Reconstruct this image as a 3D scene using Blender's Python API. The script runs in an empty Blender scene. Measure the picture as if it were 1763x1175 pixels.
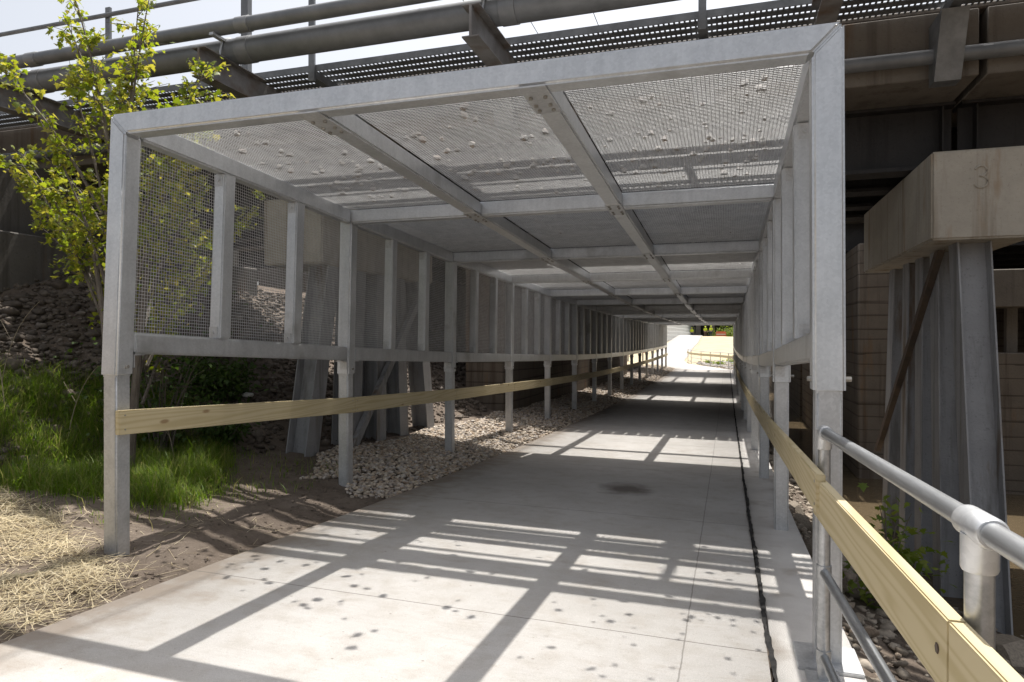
import bpy, bmesh, math, random
import numpy as np
from mathutils import Vector, Matrix
random.seed(7); np.random.seed(7)
C = bpy.context.scene.collection
sc = bpy.context.scene

# ------------------------------------------------------------------ camera, sky, sun, exposure
cam_d = bpy.data.cameras.new("camera"); cam = bpy.data.objects.new("camera", cam_d); C.objects.link(cam)
cam_d.sensor_width = 36; cam_d.lens = 36*1165.85/1763; cam_d.clip_start = .02; cam_d.clip_end = 2000
YAW, PITCH, ROLL = math.radians(17.6055), math.radians(-.157), math.radians(.075)
cam.matrix_world = (Matrix.Rotation(YAW, 4, 'Z') @ Matrix.Rotation(math.pi/2+PITCH, 4, 'X') @ Matrix.Rotation(ROLL, 4, 'Z'))
sc.camera = cam
SUN_TO = Vector((.027, .416, 1)).normalized()
w = bpy.data.worlds.new("World"); sc.world = w; w.use_nodes = True
nt = w.node_tree; bg = nt.nodes['Background']
sky = nt.nodes.new('ShaderNodeTexSky'); sky.sky_type = 'NISHITA'; sky.sun_disc = False
sky.sun_elevation = math.asin(SUN_TO.z); sky.sun_rotation = math.atan2(SUN_TO.x, SUN_TO.y)
sky.air_density = 1.0; sky.dust_density = 4.0; sky.ozone_density = .6
hz = nt.nodes.new('ShaderNodeHueSaturation'); hz.inputs['Saturation'].default_value = .34   # thin bright haze whitens the sky
nt.links.new(sky.outputs[0], hz.inputs['Color']); nt.links.new(hz.outputs[0], bg.inputs[0]); bg.inputs[1].default_value = .118
sun_d = bpy.data.lights.new("sun", 'SUN'); sun_d.energy = 4.3; sun_d.angle = math.radians(.53); sun_d.color = (1, .965, .91)
sun = bpy.data.objects.new("sun", sun_d); C.objects.link(sun)
sun.rotation_euler = (-SUN_TO).to_track_quat('-Z', 'Y').to_euler()
sc.view_settings.view_transform = 'Standard'; sc.view_settings.look = 'None'
sc.view_settings.exposure = .72; sc.view_settings.gamma = 1
sc.render.engine = 'CYCLES'
sc.cycles.max_bounces = 8; sc.cycles.diffuse_bounces = 5; sc.cycles.glossy_bounces = 3
sc.cycles.use_denoising = True

# ------------------------------------------------------------------ materials
def mat(name, c1, c2=None, scale=6., rough=.8, metal=0., bump=0., bscale=40., detail=6., c3=None, s3=1.2, t3=(.5, .7), stretch=None, lo=.35, hi=.65, spec=.5):
    m = bpy.data.materials.new(name); m.use_nodes = True
    n = m.node_tree; b = n.nodes['Principled BSDF']
    b.inputs['Roughness'].default_value = rough; b.inputs['Metallic'].default_value = metal
    b.inputs['Specular IOR Level'].default_value = spec
    tc = n.nodes.new('ShaderNodeTexCoord'); co = tc.outputs['Object']
    if stretch:
        mp = n.nodes.new('ShaderNodeMapping'); mp.inputs['Scale'].default_value = stretch
        n.links.new(co, mp.inputs[0]); co = mp.outputs[0]
    col = None
    if c2:
        nz = n.nodes.new('ShaderNodeTexNoise'); nz.inputs['Scale'].default_value = scale; nz.inputs['Detail'].default_value = detail
        nz.inputs['Roughness'].default_value = .65
        n.links.new(co, nz.inputs['Vector'])
        mr = n.nodes.new('ShaderNodeMapRange'); mr.inputs[1].default_value = lo; mr.inputs[2].default_value = hi
        n.links.new(nz.outputs['Fac'], mr.inputs[0])
        mx = n.nodes.new('ShaderNodeMix'); mx.data_type = 'RGBA'
        mx.inputs[6].default_value = (*c1, 1); mx.inputs[7].default_value = (*c2, 1)
        n.links.new(mr.outputs[0], mx.inputs[0]); col = mx.outputs[2]
        if c3:
            nz3 = n.nodes.new('ShaderNodeTexNoise'); nz3.inputs['Scale'].default_value = s3; nz3.inputs['Detail'].default_value = 7
            n.links.new(co, nz3.inputs['Vector'])
            m3 = n.nodes.new('ShaderNodeMapRange'); m3.inputs[1].default_value = t3[0]; m3.inputs[2].default_value = t3[1]
            n.links.new(nz3.outputs['Fac'], m3.inputs[0])
            x3 = n.nodes.new('ShaderNodeMix'); x3.data_type = 'RGBA'; x3.inputs[7].default_value = (*c3, 1)
            n.links.new(m3.outputs[0], x3.inputs[0]); n.links.new(col, x3.inputs[6]); col = x3.outputs[2]
        n.links.new(col, b.inputs['Base Color'])
    else:
        b.inputs['Base Color'].default_value = (*c1, 1)
    if bump:
        bz = n.nodes.new('ShaderNodeTexNoise'); bz.inputs['Scale'].default_value = bscale; bz.inputs['Detail'].default_value = 6
        n.links.new(co, bz.inputs['Vector'])
        bp = n.nodes.new('ShaderNodeBump'); bp.inputs['Strength'].default_value = bump; bp.inputs['Distance'].default_value = .02
        n.links.new(bz.outputs['Fac'], bp.inputs['Height']); n.links.new(bp.outputs[0], b.inputs['Normal'])
    m['col'] = 1
    return m

def galv_mat(name, a, bcol, rough=.46, metal=.55):
    """galvanised steel: faint crystal spangle, cloudy zinc bloom and streaks"""
    m = bpy.data.materials.new(name); m.use_nodes = True
    n = m.node_tree; L = n.links; b = n.nodes['Principled BSDF']
    b.inputs['Metallic'].default_value = metal
    tc = n.nodes.new('ShaderNodeTexCoord')
    vo = n.nodes.new('ShaderNodeTexVoronoi'); vo.inputs['Scale'].default_value = 75; vo.inputs['Randomness'].default_value = 1
    L.new(tc.outputs['Object'], vo.inputs['Vector'])
    nz = n.nodes.new('ShaderNodeTexNoise'); nz.inputs['Scale'].default_value = 3.5; nz.inputs['Detail'].default_value = 9; nz.inputs['Roughness'].default_value = .7
    L.new(tc.outputs['Object'], nz.inputs['Vector'])
    mp = n.nodes.new('ShaderNodeMapping'); mp.inputs['Scale'].default_value = (14, 14, 1.1); L.new(tc.outputs['Object'], mp.inputs[0])
    st = n.nodes.new('ShaderNodeTexNoise'); st.inputs['Scale'].default_value = 1.5; st.inputs['Detail'].default_value = 5; L.new(mp.outputs[0], st.inputs['Vector'])
    ml = n.nodes.new('ShaderNodeMath'); ml.operation = 'MULTIPLY_ADD'; ml.inputs[1].default_value = .22
    sep = n.nodes.new('ShaderNodeSeparateColor'); L.new(vo.outputs['Color'], sep.inputs[0])
    L.new(sep.outputs[0], ml.inputs[0]); L.new(nz.outputs['Fac'], ml.inputs[2])
    ad = n.nodes.new('ShaderNodeMath'); ad.operation = 'MULTIPLY_ADD'; ad.inputs[1].default_value = .5; L.new(st.outputs['Fac'], ad.inputs[0]); L.new(ml.outputs[0], ad.inputs[2])
    mr = n.nodes.new('ShaderNodeMapRange'); mr.inputs[1].default_value = .55; mr.inputs[2].default_value = 1.2; L.new(ad.outputs[0], mr.inputs[0])
    mx = n.nodes.new('ShaderNodeMix'); mx.data_type = 'RGBA'; mx.inputs[6].default_value = (*a, 1); mx.inputs[7].default_value = (*bcol, 1)
    L.new(mr.outputs[0], mx.inputs[0])
    # dull grey handling patches
    n2 = n.nodes.new('ShaderNodeTexNoise'); n2.inputs['Scale'].default_value = 1.7; n2.inputs['Detail'].default_value = 4; L.new(tc.outputs['Object'], n2.inputs['Vector'])
    m2 = n.nodes.new('ShaderNodeMapRange'); m2.inputs[1].default_value = .62; m2.inputs[2].default_value = .72; m2.inputs[4].default_value = .6; L.new(n2.outputs['Fac'], m2.inputs[0])
    x2 = n.nodes.new('ShaderNodeMix'); x2.data_type = 'RGBA'; x2.inputs[7].default_value = (a[0]*.62, a[1]*.6, a[2]*.56, 1)
    L.new(m2.outputs[0], x2.inputs[0]); L.new(mx.outputs[2], x2.inputs[6]); L.new(x2.outputs[2], b.inputs['Base Color'])
    rr = n.nodes.new('ShaderNodeMapRange'); rr.inputs[3].default_value = rough-.08; rr.inputs[4].default_value = rough+.14; L.new(nz.outputs['Fac'], rr.inputs[0]); L.new(rr.outputs[0], b.inputs['Roughness'])
    return m

def wood_mat(name, a, bcol, knot):
    m = bpy.data.materials.new(name); m.use_nodes = True
    n = m.node_tree; L = n.links; b = n.nodes['Principled BSDF']; b.inputs['Roughness'].default_value = .75
    tc = n.nodes.new('ShaderNodeTexCoord')
    mp = n.nodes.new('ShaderNodeMapping'); mp.inputs['Scale'].default_value = (1, .055, 1); L.new(tc.outputs['Object'], mp.inputs[0])
    nz = n.nodes.new('ShaderNodeTexNoise'); nz.inputs['Scale'].default_value = 9; nz.inputs['Detail'].default_value = 3; L.new(mp.outputs[0], nz.inputs['Vector'])
    wv = n.nodes.new('ShaderNodeTexWave'); wv.bands_direction = 'Z'; wv.inputs['Scale'].default_value = 9; wv.inputs['Distortion'].default_value = 22
    wv.inputs['Detail'].default_value = 2; wv.inputs['Detail Scale'].default_value = .8; L.new(mp.outputs[0], wv.inputs['Vector'])
    mx = n.nodes.new('ShaderNodeMix'); mx.data_type = 'RGBA'; mx.inputs[6].default_value = (*a, 1); mx.inputs[7].default_value = (*bcol, 1); 
    pw = n.nodes.new('ShaderNodeMath'); pw.operation = 'POWER'; pw.inputs[1].default_value = 2.2; L.new(wv.outputs['Fac'], pw.inputs[0]); L.new(pw.outputs[0], mx.inputs[0])
    vo = n.nodes.new('ShaderNodeTexVoronoi'); vo.inputs['Scale'].default_value = 2.3
    mk = n.nodes.new('ShaderNodeMapping'); mk.inputs['Scale'].default_value = (1, .8, 2.2); L.new(tc.outputs['Object'], mk.inputs[0]); L.new(mk.outputs[0], vo.inputs['Vector'])
    kr = n.nodes.new('ShaderNodeMapRange'); kr.inputs[1].default_value = .055; kr.inputs[2].default_value = .1; kr.inputs[3].default_value = .8; kr.inputs[4].default_value = 0; L.new(vo.outputs['Distance'], kr.inputs[0])
    x2 = n.nodes.new('ShaderNodeMix'); x2.data_type = 'RGBA'; x2.inputs[7].default_value = (*knot, 1); L.new(kr.outputs[0], x2.inputs[0]); L.new(mx.outputs[2], x2.inputs[6])
    n3 = n.nodes.new('ShaderNodeTexNoise'); n3.inputs['Scale'].default_value = 1.3; L.new(tc.outputs['Object'], n3.inputs['Vector'])
    x3 = n.nodes.new('ShaderNodeMix'); x3.data_type = 'RGBA'; x3.blend_type = 'MULTIPLY'; x3.inputs[7].default_value = (.78, .76, .66, 1); L.new(n3.outputs['Fac'], x3.inputs[0]); L.new(x2.outputs[2], x3.inputs[6])
    L.new(x3.outputs[2], b.inputs['Base Color'])
    return m

def leaf_mat(name, cols, trans=.45):
    m = bpy.data.materials.new(name); m.use_nodes = True
    n = m.node_tree; L = n.links; n.nodes.remove(n.nodes['Principled BSDF']); out = n.nodes['Material Output']
    g = n.nodes.new('ShaderNodeNewGeometry'); rp = n.nodes.new('ShaderNodeValToRGB')
    els = rp.color_ramp.elements
    els[0].position = 0; els[0].color = (*cols[0], 1); els[1].position = 1; els[1].color = (*cols[-1], 1)
    for k in range(1, len(cols)-1):
        e = els.new(k/(len(cols)-1)); e.color = (*cols[k], 1)
    L.new(g.outputs['Random Per Island'], rp.inputs[0])
    d = n.nodes.new('ShaderNodeBsdfPrincipled'); d.inputs['Roughness'].default_value = .5; d.inputs['Specular IOR Level'].default_value = .3
    t = n.nodes.new('ShaderNodeBsdfTranslucent'); mx = n.nodes.new('ShaderNodeMixShader'); mx.inputs[0].default_value = trans
    hs = n.nodes.new('ShaderNodeHueSaturation'); hs.inputs['Value'].default_value = 1.6; hs.inputs['Saturation'].default_value = 1.1
    L.new(rp.outputs[0], d.inputs['Base Color']); L.new(rp.outputs[0], hs.inputs['Color']); L.new(hs.outputs[0], t.inputs['Color'])
    L.new(d.outputs[0], mx.inputs[1]); L.new(t.outputs[0], mx.inputs[2]); L.new(mx.outputs[0], out.inputs[0])
    return m

def stone_mat(name, cols, rough=.85, bump=.5):
    m = bpy.data.materials.new(name); m.use_nodes = True
    n = m.node_tree; L = n.links; b = n.nodes['Principled BSDF']; b.inputs['Roughness'].default_value = rough; b.inputs['Specular IOR Level'].default_value = .25
    g = n.nodes.new('ShaderNodeNewGeometry'); rp = n.nodes.new('ShaderNodeValToRGB'); els = rp.color_ramp.elements
    els[0].color = (*cols[0], 1); els[1].color = (*cols[-1], 1)
    for k in range(1, len(cols)-1):
        e = els.new(k/(len(cols)-1)); e.color = (*cols[k], 1)
    ob = n.nodes.new('ShaderNodeObjectInfo'); ad = n.nodes.new('ShaderNodeMath'); ad.operation = 'ADD'
    L.new(g.outputs['Random Per Island'], ad.inputs[0]); L.new(ob.outputs['Random'], ad.inputs[1])
    fr = n.nodes.new('ShaderNodeMath'); fr.operation = 'FRACT'; L.new(ad.outputs[0], fr.inputs[0]); L.new(fr.outputs[0], rp.inputs[0])
    tc = n.nodes.new('ShaderNodeTexCoord'); nz = n.nodes.new('ShaderNodeTexNoise'); nz.inputs['Scale'].default_value = 14; nz.inputs['Detail'].default_value = 8
    L.new(tc.outputs['Object'], nz.inputs['Vector'])
    mx = n.nodes.new('ShaderNodeMix'); mx.data_type = 'RGBA'; mx.blend_type = 'MULTIPLY'; mx.inputs[0].default_value = .6
    r2 = n.nodes.new('ShaderNodeValToRGB'); r2.color_ramp.elements[0].color = (.5, .48, .45, 1); r2.color_ramp.elements[0].position = .3; r2.color_ramp.elements[1].color = (1.25, 1.22, 1.18, 1); r2.color_ramp.elements[1].position = .7
    L.new(nz.outputs['Fac'], r2.inputs[0]); L.new(rp.outputs[0], mx.inputs[6]); L.new(r2.outputs[0], mx.inputs[7]); L.new(mx.outputs[2], b.inputs['Base Color'])
    bp = n.nodes.new('ShaderNodeBump'); bp.inputs['Strength'].default_value = bump; bp.inputs['Distance'].default_value = .02; L.new(nz.outputs['Fac'], bp.inputs['Height']); L.new(bp.outputs[0], b.inputs['Normal'])
    return m

def path_mat():
    """broom finished concrete: tooled joints, mottling, stains, a round dark damp stain, tan dust"""
    m = bpy.data.materials.new('path_concrete'); m.use_nodes = True
    n = m.node_tree; L = n.links; b = n.nodes['Principled BSDF']; b.inputs['Roughness'].default_value = .88; b.inputs['Specular IOR Level'].default_value = .25
    tc = n.nodes.new('ShaderNodeTexCoord'); sx = n.nodes.new('ShaderNodeSeparateXYZ'); L.new(tc.outputs['Object'], sx.inputs[0])
    def noise(s, d=6, vec=None, r=.6):
        z = n.nodes.new('ShaderNodeTexNoise'); z.inputs['Scale'].default_value = s; z.inputs['Detail'].default_value = d; z.inputs['Roughness'].default_value = r
        L.new(vec or tc.outputs['Object'], z.inputs['Vector']); return z.outputs['Fac']
    def rng(v, a, bb, c=0., d=1.):
        z = n.nodes.new('ShaderNodeMapRange'); z.inputs[1].default_value = a; z.inputs[2].default_value = bb; z.inputs[3].default_value = c; z.inputs[4].default_value = d
        L.new(v, z.inputs[0]); return z.outputs[0]
    def mth(op, a, bb=None, c=None):
        z = n.nodes.new('ShaderNodeMath'); z.operation = op
        for k, v in enumerate((a, bb, c)):
            if v is None: continue
            if isinstance(v, (int, float)): z.inputs[k].default_value = v
            else: L.new(v, z.inputs[k])
        return z.outputs[0]
    def mixc(f, c1, c2, bt='MIX'):
        z = n.nodes.new('ShaderNodeMix'); z.data_type = 'RGBA'; z.blend_type = bt
        if isinstance(f, float): z.inputs[0].default_value = f
        else: L.new(f, z.inputs[0])
        for k, v in ((6, c1), (7, c2)):
            if isinstance(v, tuple): z.inputs[k].default_value = (*v, 1)
            else: L.new(v, z.inputs[k])
        return z.outputs[2]
    col = mixc(rng(noise(1.1, 8), .35, .68), (.455, .435, .41), (.535, .515, .49))
    col = mixc(rng(noise(5, 8), .48, .7, 0, .75), col, (.42, .385, .345))
    mb_ = n.nodes.new('ShaderNodeMapping'); mb_.inputs['Scale'].default_value = (.6, 26, 1); L.new(tc.outputs['Object'], mb_.inputs[0])
    col = mixc(rng(noise(4, 5, mb_.outputs[0], .7), .42, .7, 0, .3), col, (.40, .375, .345))
    col = mixc(rng(noise(14, 5, None, .75), .58, .72, 0, .5), col, (.37, .335, .295))
    col = mixc(rng(noise(160, 2), .3, .7, 0, .5), col, (.58, .56, .53), 'MULTIPLY') if False else col
    fine = rng(noise(220, 3), .3, .7, .8, 1.13)
    cmb = n.nodes.new('ShaderNodeCombineColor'); [L.new(fine, cmb.inputs[k]) for k in range(3)]
    col = mixc(1., col, cmb.outputs[0], 'MULTIPLY')
    # pits and specks
    vo = n.nodes.new('ShaderNodeTexVoronoi'); vo.inputs['Scale'].default_value = 5; L.new(tc.outputs['Object'], vo.inputs['Vector'])
    col = mixc(rng(vo.outputs['Distance'], .03, .05, .6, 0), col, (.19, .16, .13))
    # brown scuffs
    mp = n.nodes.new('ShaderNodeMapping'); mp.inputs['Scale'].default_value = (1.2, 3.2, 1); L.new(tc.outputs['Object'], mp.inputs[0])
    col = mixc(rng(noise(2.3, 7, mp.outputs[0], .72), .56, .74, 0, .55), col, (.34, .29, .235))
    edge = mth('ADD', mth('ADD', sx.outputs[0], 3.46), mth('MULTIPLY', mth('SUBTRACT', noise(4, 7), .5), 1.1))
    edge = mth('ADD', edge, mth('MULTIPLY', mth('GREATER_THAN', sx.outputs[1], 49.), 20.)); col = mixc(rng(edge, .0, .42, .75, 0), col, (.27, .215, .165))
    v2 = n.nodes.new('ShaderNodeTexVoronoi'); v2.inputs['Scale'].default_value = 17; L.new(tc.outputs['Object'], v2.inputs['Vector'])
    col = mixc(rng(v2.outputs['Distance'], .06, .1, .5, 0), col, (.30, .25, .2))
    # damp round stain
    dx = mth('MULTIPLY', mth('ADD', sx.outputs[0], 1.17), 1.9); dy = mth('MULTIPLY', mth('ADD', sx.outputs[1], -8.25), 1.55)
    rad = mth('ADD', mth('SQRT', mth('ADD', mth('MULTIPLY', dx, dx), mth('MULTIPLY', dy, dy))), mth('MULTIPLY', noise(4, 8), .75))
    col = mixc(rng(rad, .62, 1.1, .85, 0), col, (.12, .10, .085))
    # tooled joints: across every 3.05 m, one lengthwise
    wob = mth('MULTIPLY', mth('SUBTRACT', noise(6, 3), .5), .012)
    fy = mth('ABSOLUTE', mth('SUBTRACT', mth('FRACT', mth('DIVIDE', mth('ADD', mth('ADD', sx.outputs[1], -3.77+1.525+30.48), wob), 3.048)), .5))
    j1 = rng(fy, .0008, .0022, .85, 0)
    fx = mth('ABSOLUTE', mth('ADD', mth('ADD', sx.outputs[0], .215), mth('MULTIPLY', wob, 1.4)))
    j2 = rng(fx, .002, .006, .62, 0)
    col = mixc(mth('MAXIMUM', j1, j2), col, (.15, .135, .12))
    L.new(col, b.inputs['Base Color'])
    bp = n.nodes.new('ShaderNodeBump'); bp.inputs['Strength'].default_value = .25; bp.inputs['Distance'].default_value = .004; L.new(noise(180, 3), bp.inputs['Height']); L.new(bp.outputs[0], b.inputs['Normal'])
    return m

def streak_mat(name, base, streaks, rough=.85, planks=0, rust=None, scale=1., t_s=.5, t_r=.58):
    """old weathered concrete or steel with vertical run-off streaks; planks = board-marked spacing in metres"""
    m = bpy.data.materials.new(name); m.use_nodes = True
    n = m.node_tree; L = n.links; b = n.nodes['Principled BSDF']; b.inputs['Roughness'].default_value = rough; b.inputs['Specular IOR Level'].default_value = .25
    tc = n.nodes.new('ShaderNodeTexCoord')
    def noise(s, d, st):
        mp = n.nodes.new('ShaderNodeMapping'); mp.inputs['Scale'].default_value = st; L.new(tc.outputs['Object'], mp.inputs[0])
        z = n.nodes.new('ShaderNodeTexNoise'); z.inputs['Scale'].default_value = s*scale; z.inputs['Detail'].default_value = d; z.inputs['Roughness'].default_value = .65; L.new(mp.outputs[0], z.inputs['Vector']); return z.outputs['Fac']
    def mix(f, a, bb, c1, c2, mxv=1.):
        r = n.nodes.new('ShaderNodeMapRange'); r.inputs[1].default_value = a; r.inputs[2].default_value = bb; r.inputs[4].default_value = mxv; L.new(f, r.inputs[0])
        z = n.nodes.new('ShaderNodeMix'); z.data_type = 'RGBA'; L.new(r.outputs[0], z.inputs[0])
        for k, v in ((6, c1), (7, c2)):
            if isinstance(v, tuple): z.inputs[k].default_value = (*v, 1)
            else: L.new(v, z.inputs[k])
        return z.outputs[2]
    col = mix(noise(2.2, 8, (1, 1, 1)), .35, .66, base, tuple(v*1.22 for v in base))
    col = mix(noise(2.6, 5, (2.2, 2.2, .12)), t_s, t_s+.16, col, streaks, .8)
    if rust: col = mix(noise(1.6, 5, (1.6, 1.6, .22)), t_r, t_r+.12, col, rust, .85)
    col = mix(noise(30, 4, (1, 1, 1)), .58, .72, col, tuple(v*.55 for v in base), .6)
    bh = noise(24, 7, (1, 1, 1))
    if planks:
        mp = n.nodes.new('ShaderNodeMapping'); mp.inputs['Scale'].default_value = (.12, .12, 1/planks); L.new(tc.outputs['Object'], mp.inputs[0])
        wv = n.nodes.new('ShaderNodeTexNoise'); wv.inputs['Scale'].default_value = 1.; wv.inputs['Detail'].default_value = 4; L.new(mp.outputs[0], wv.inputs['Vector'])
        sx = n.nodes.new('ShaderNodeSeparateXYZ'); L.new(tc.outputs['Object'], sx.inputs[0])
        a = n.nodes.new('ShaderNodeMath'); a.operation = 'MULTIPLY_ADD'; a.inputs[1].default_value = 1/planks; L.new(sx.outputs[2], a.inputs[0]); 
        wb = n.nodes.new('ShaderNodeMath'); wb.operation = 'MULTIPLY'; wb.inputs[1].default_value = 1.3; L.new(wv.outputs['Fac'], wb.inputs[0]); L.new(wb.outputs[0], a.inputs[2])
        f = n.nodes.new('ShaderNodeMath'); f.operation = 'FRACT'; L.new(a.outputs[0], f.inputs[0])
        r = n.nodes.new('ShaderNodeMapRange'); r.inputs[1].default_value = .0; r.inputs[2].default_value = .16; r.inputs[3].default_value = .85; r.inputs[4].default_value = 0; L.new(f.outputs[0], r.inputs[0])
        z = n.nodes.new('ShaderNodeMix'); z.data_type = 'RGBA'; L.new(r.outputs[0], z.inputs[0]); L.new(col, z.inputs[6]); z.inputs[7].default_value = (base[0]*.25, base[1]*.23, base[2]*.2, 1); col = z.outputs[2]
    L.new(col, b.inputs['Base Color'])
    bp = n.nodes.new('ShaderNodeBump'); bp.inputs['Strength'].default_value = .35; bp.inputs['Distance'].default_value = .02; L.new(bh, bp.inputs['Height']); L.new(bp.outputs[0], b.inputs['Normal'])
    return m

M = dict(
    galv=galv_mat('galvanised_steel', (.49, .50, .51), (.68, .69, .70), .36, .66),
    galv2=galv_mat('galvanised_steel_dull', (.40, .405, .41), (.62, .625, .63), .42, .6),
    wire=mat('zinc_wire', (.56, .555, .55), (.44, .435, .43), 8, .6, .25),
    pipe=mat('galvanised_pipe', (.52, .53, .54), (.36, .37, .38), 5, .34, .8, stretch=(6, .6, 6)),
    bolt=mat('zinc_bolt', (.40, .39, .36), (.25, .23, .2), 30, .45, .7),
    wood=wood_mat('treated_pine', (.57, .485, .315), (.48, .395, .23), (.25, .15, .07)),
    path=path_mat(),
    kerb=mat('kerb_concrete', (.47, .445, .42), (.55, .53, .50), 2.2, .88, 0, .3, 150, c3=(.34, .30, .26), s3=3, t3=(.55, .75)),
    mastic=mat('joint_filler', (.022, .022, .022), (.05, .047, .045), 12, .95, 0, .2, 40, spec=.1),
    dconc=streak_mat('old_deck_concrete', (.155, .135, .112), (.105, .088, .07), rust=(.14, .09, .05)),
    cap=streak_mat('pier_cap_concrete', (.36, .325, .272), (.23, .19, .14), rust=(.27, .165, .08), t_s=.52, t_r=.57),
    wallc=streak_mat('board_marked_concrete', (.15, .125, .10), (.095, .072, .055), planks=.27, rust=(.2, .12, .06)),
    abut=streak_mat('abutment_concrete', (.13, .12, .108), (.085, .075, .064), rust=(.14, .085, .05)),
    girder=streak_mat('dark_girder_steel', (.035, .032, .031), (.022, .02, .019), .6),
    pile=streak_mat('weathered_pile_steel', (.27, .27, .275), (.17, .165, .16), .6, rust=(.15, .095, .05)),
    rust=mat('rusty_brace_steel', (.07, .054, .042), (.115, .08, .055), 5, .8, 0, .3, 40),
    conduit=mat('grey_conduit_paint', (.15, .155, .16), (.21, .215, .22), 3, .5, .3),
    bracket=mat('bracket_steel', (.17, .155, .145), (.26, .25, .24), 4, .6, .3, c3=(.13, .075, .04), s3=3),
    grating=mat('walkway_steel', (.16, .165, .17), (.24, .245, .25), 6, .5, .5),
    bark=mat('grey_brown_bark', (.10, .08, .065), (.17, .15, .125), 9, .9, 0, .6, 30, stretch=(3, 3, .6)),
    leaf=leaf_mat('young_maple_leaf', [(.13, .17, .02), (.19, .235, .03), (.26, .28, .04), (.33, .29, .06), (.15, .20, .025)], .5),
    bushleaf=leaf_mat('shrub_leaf', [(.03, .06, .012), (.05, .09, .018), (.07, .11, .022)], .3),
    weedleaf=leaf_mat('weed_leaf', [(.10, .15, .02), (.15, .2, .03), (.19, .22, .04)], .4),
    grass=leaf_mat('grass_blade', [(.075, .135, .015), (.11, .19, .02), (.15, .225, .03), (.30, .27, .11), (.12, .2, .022), (.19, .25, .04)], .5),
    straw=leaf_mat('straw_stalk', [(.48, .39, .23), (.58, .49, .31), (.66, .58, .41), (.38, .30, .18)], .1),
    twig=mat('dead_twig', (.26, .22, .16), (.36, .3, .22), 20, .9),
    gravel=stone_mat('river_gravel', [(.46, .38, .29), (.30, .26, .22), (.58, .51, .42), (.36, .27, .19), (.52, .48, .44), (.24, .21, .19)], .7, .2),
    ballast=stone_mat('pale_ballast', [(.36, .335, .31), (.28, .255, .235), (.44, .41, .38), (.33, .265, .225)]),
    riprap=stone_mat('riprap_limestone', [(.30, .26, .21), (.22, .19, .155), (.38, .335, .28), (.26, .21, .165)]),
    rubble=stone_mat('dark_rubble', [(.11, .09, .072), (.155, .13, .108), (.08, .065, .053), (.23, .2, .172)]),
    coupling=mat('grey_coupling', (.2, .205, .21), (.27, .27, .27), 5, .5, .4), water=None, )

def ground_mat():
    m = bpy.data.materials.new('soil'); m.use_nodes = True
    n = m.node_tree; L = n.links; b = n.nodes['Principled BSDF']; b.inputs['Roughness'].default_value = .95; b.inputs['Specular IOR Level'].default_value = .15
    tc = n.nodes.new('ShaderNodeTexCoord')
    def noise(s, d=7):
        z = n.nodes.new('ShaderNodeTexNoise'); z.inputs['Scale'].default_value = s; z.inputs['Detail'].default_value = d; z.inputs['Roughness'].default_value = .65; L.new(tc.outputs['Object'], z.inputs['Vector']); return z.outputs['Fac']
    def mix(f, a, bb, c1, c2, mv=1.):
        r = n.nodes.new('ShaderNodeMapRange'); r.inputs[1].default_value = a; r.inputs[2].default_value = bb; r.inputs[4].default_value = mv; L.new(f, r.inputs[0])
        z = n.nodes.new('ShaderNodeMix'); z.data_type = 'RGBA'; L.new(r.outputs[0], z.inputs[0])
        for k, v in ((6, c1), (7, c2)):
            if isinstance(v, tuple): z.inputs[k].default_value = (*v, 1)
            else: L.new(v, z.inputs[k])
        return z.outputs[2]
    col = mix(noise(1.4), .35, .65, (.118, .092, .072), (.18, .146, .118))
    col = mix(noise(9), .5, .7, col, (.085, .067, .053), .8)
    col = mix(noise(60, 4), .62, .72, col, (.36, .32, .27), .7)
    # far meadow: dry straw tone beyond the bridges
    sx = n.nodes.new('ShaderNodeSeparateXYZ'); L.new(tc.outputs['Object'], sx.inputs[0])
    far = mix(noise(.7), .3, .7, (.40, .33, .215), (.48, .41, .28))
    col = mix(sx.outputs[1], 47, 49, col, far)
    green = mix(noise(2), .3, .7, (.09, .13, .035), (.2, .2, .07))
    col = mix(sx.outputs[1], 101, 104, col, green)
    L.new(col, b.inputs['Base Color'])
    bp = n.nodes.new('ShaderNodeBump'); bp.inputs['Strength'].default_value = .7; bp.inputs['Distance'].default_value = .04; L.new(noise(16, 8), bp.inputs['Height']); L.new(bp.outputs[0], b.inputs['Normal'])
    return m
M['soil'] = ground_mat()
def water_mat():
    m = bpy.data.materials.new('creek_water'); m.use_nodes = True; n = m.node_tree; b = n.nodes['Principled BSDF']
    b.inputs['Base Color'].default_value = (.10, .075, .045, 1); b.inputs['Roughness'].default_value = .08; b.inputs['IOR'].default_value = 1.33
    z = n.nodes.new('ShaderNodeTexNoise'); z.inputs['Scale'].default_value = 5; z.inputs['Detail'].default_value = 4
    tc = n.nodes.new('ShaderNodeTexCoord'); n.links.new(tc.outputs['Object'], z.inputs['Vector'])
    bp = n.nodes.new('ShaderNodeBump'); bp.inputs['Strength'].default_value = .35; bp.inputs['Distance'].default_value = .03; n.links.new(z.outputs['Fac'], bp.inputs['Height']); n.links.new(bp.outputs[0], b.inputs['Normal'])
    return m
M['water'] = water_mat()

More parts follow.
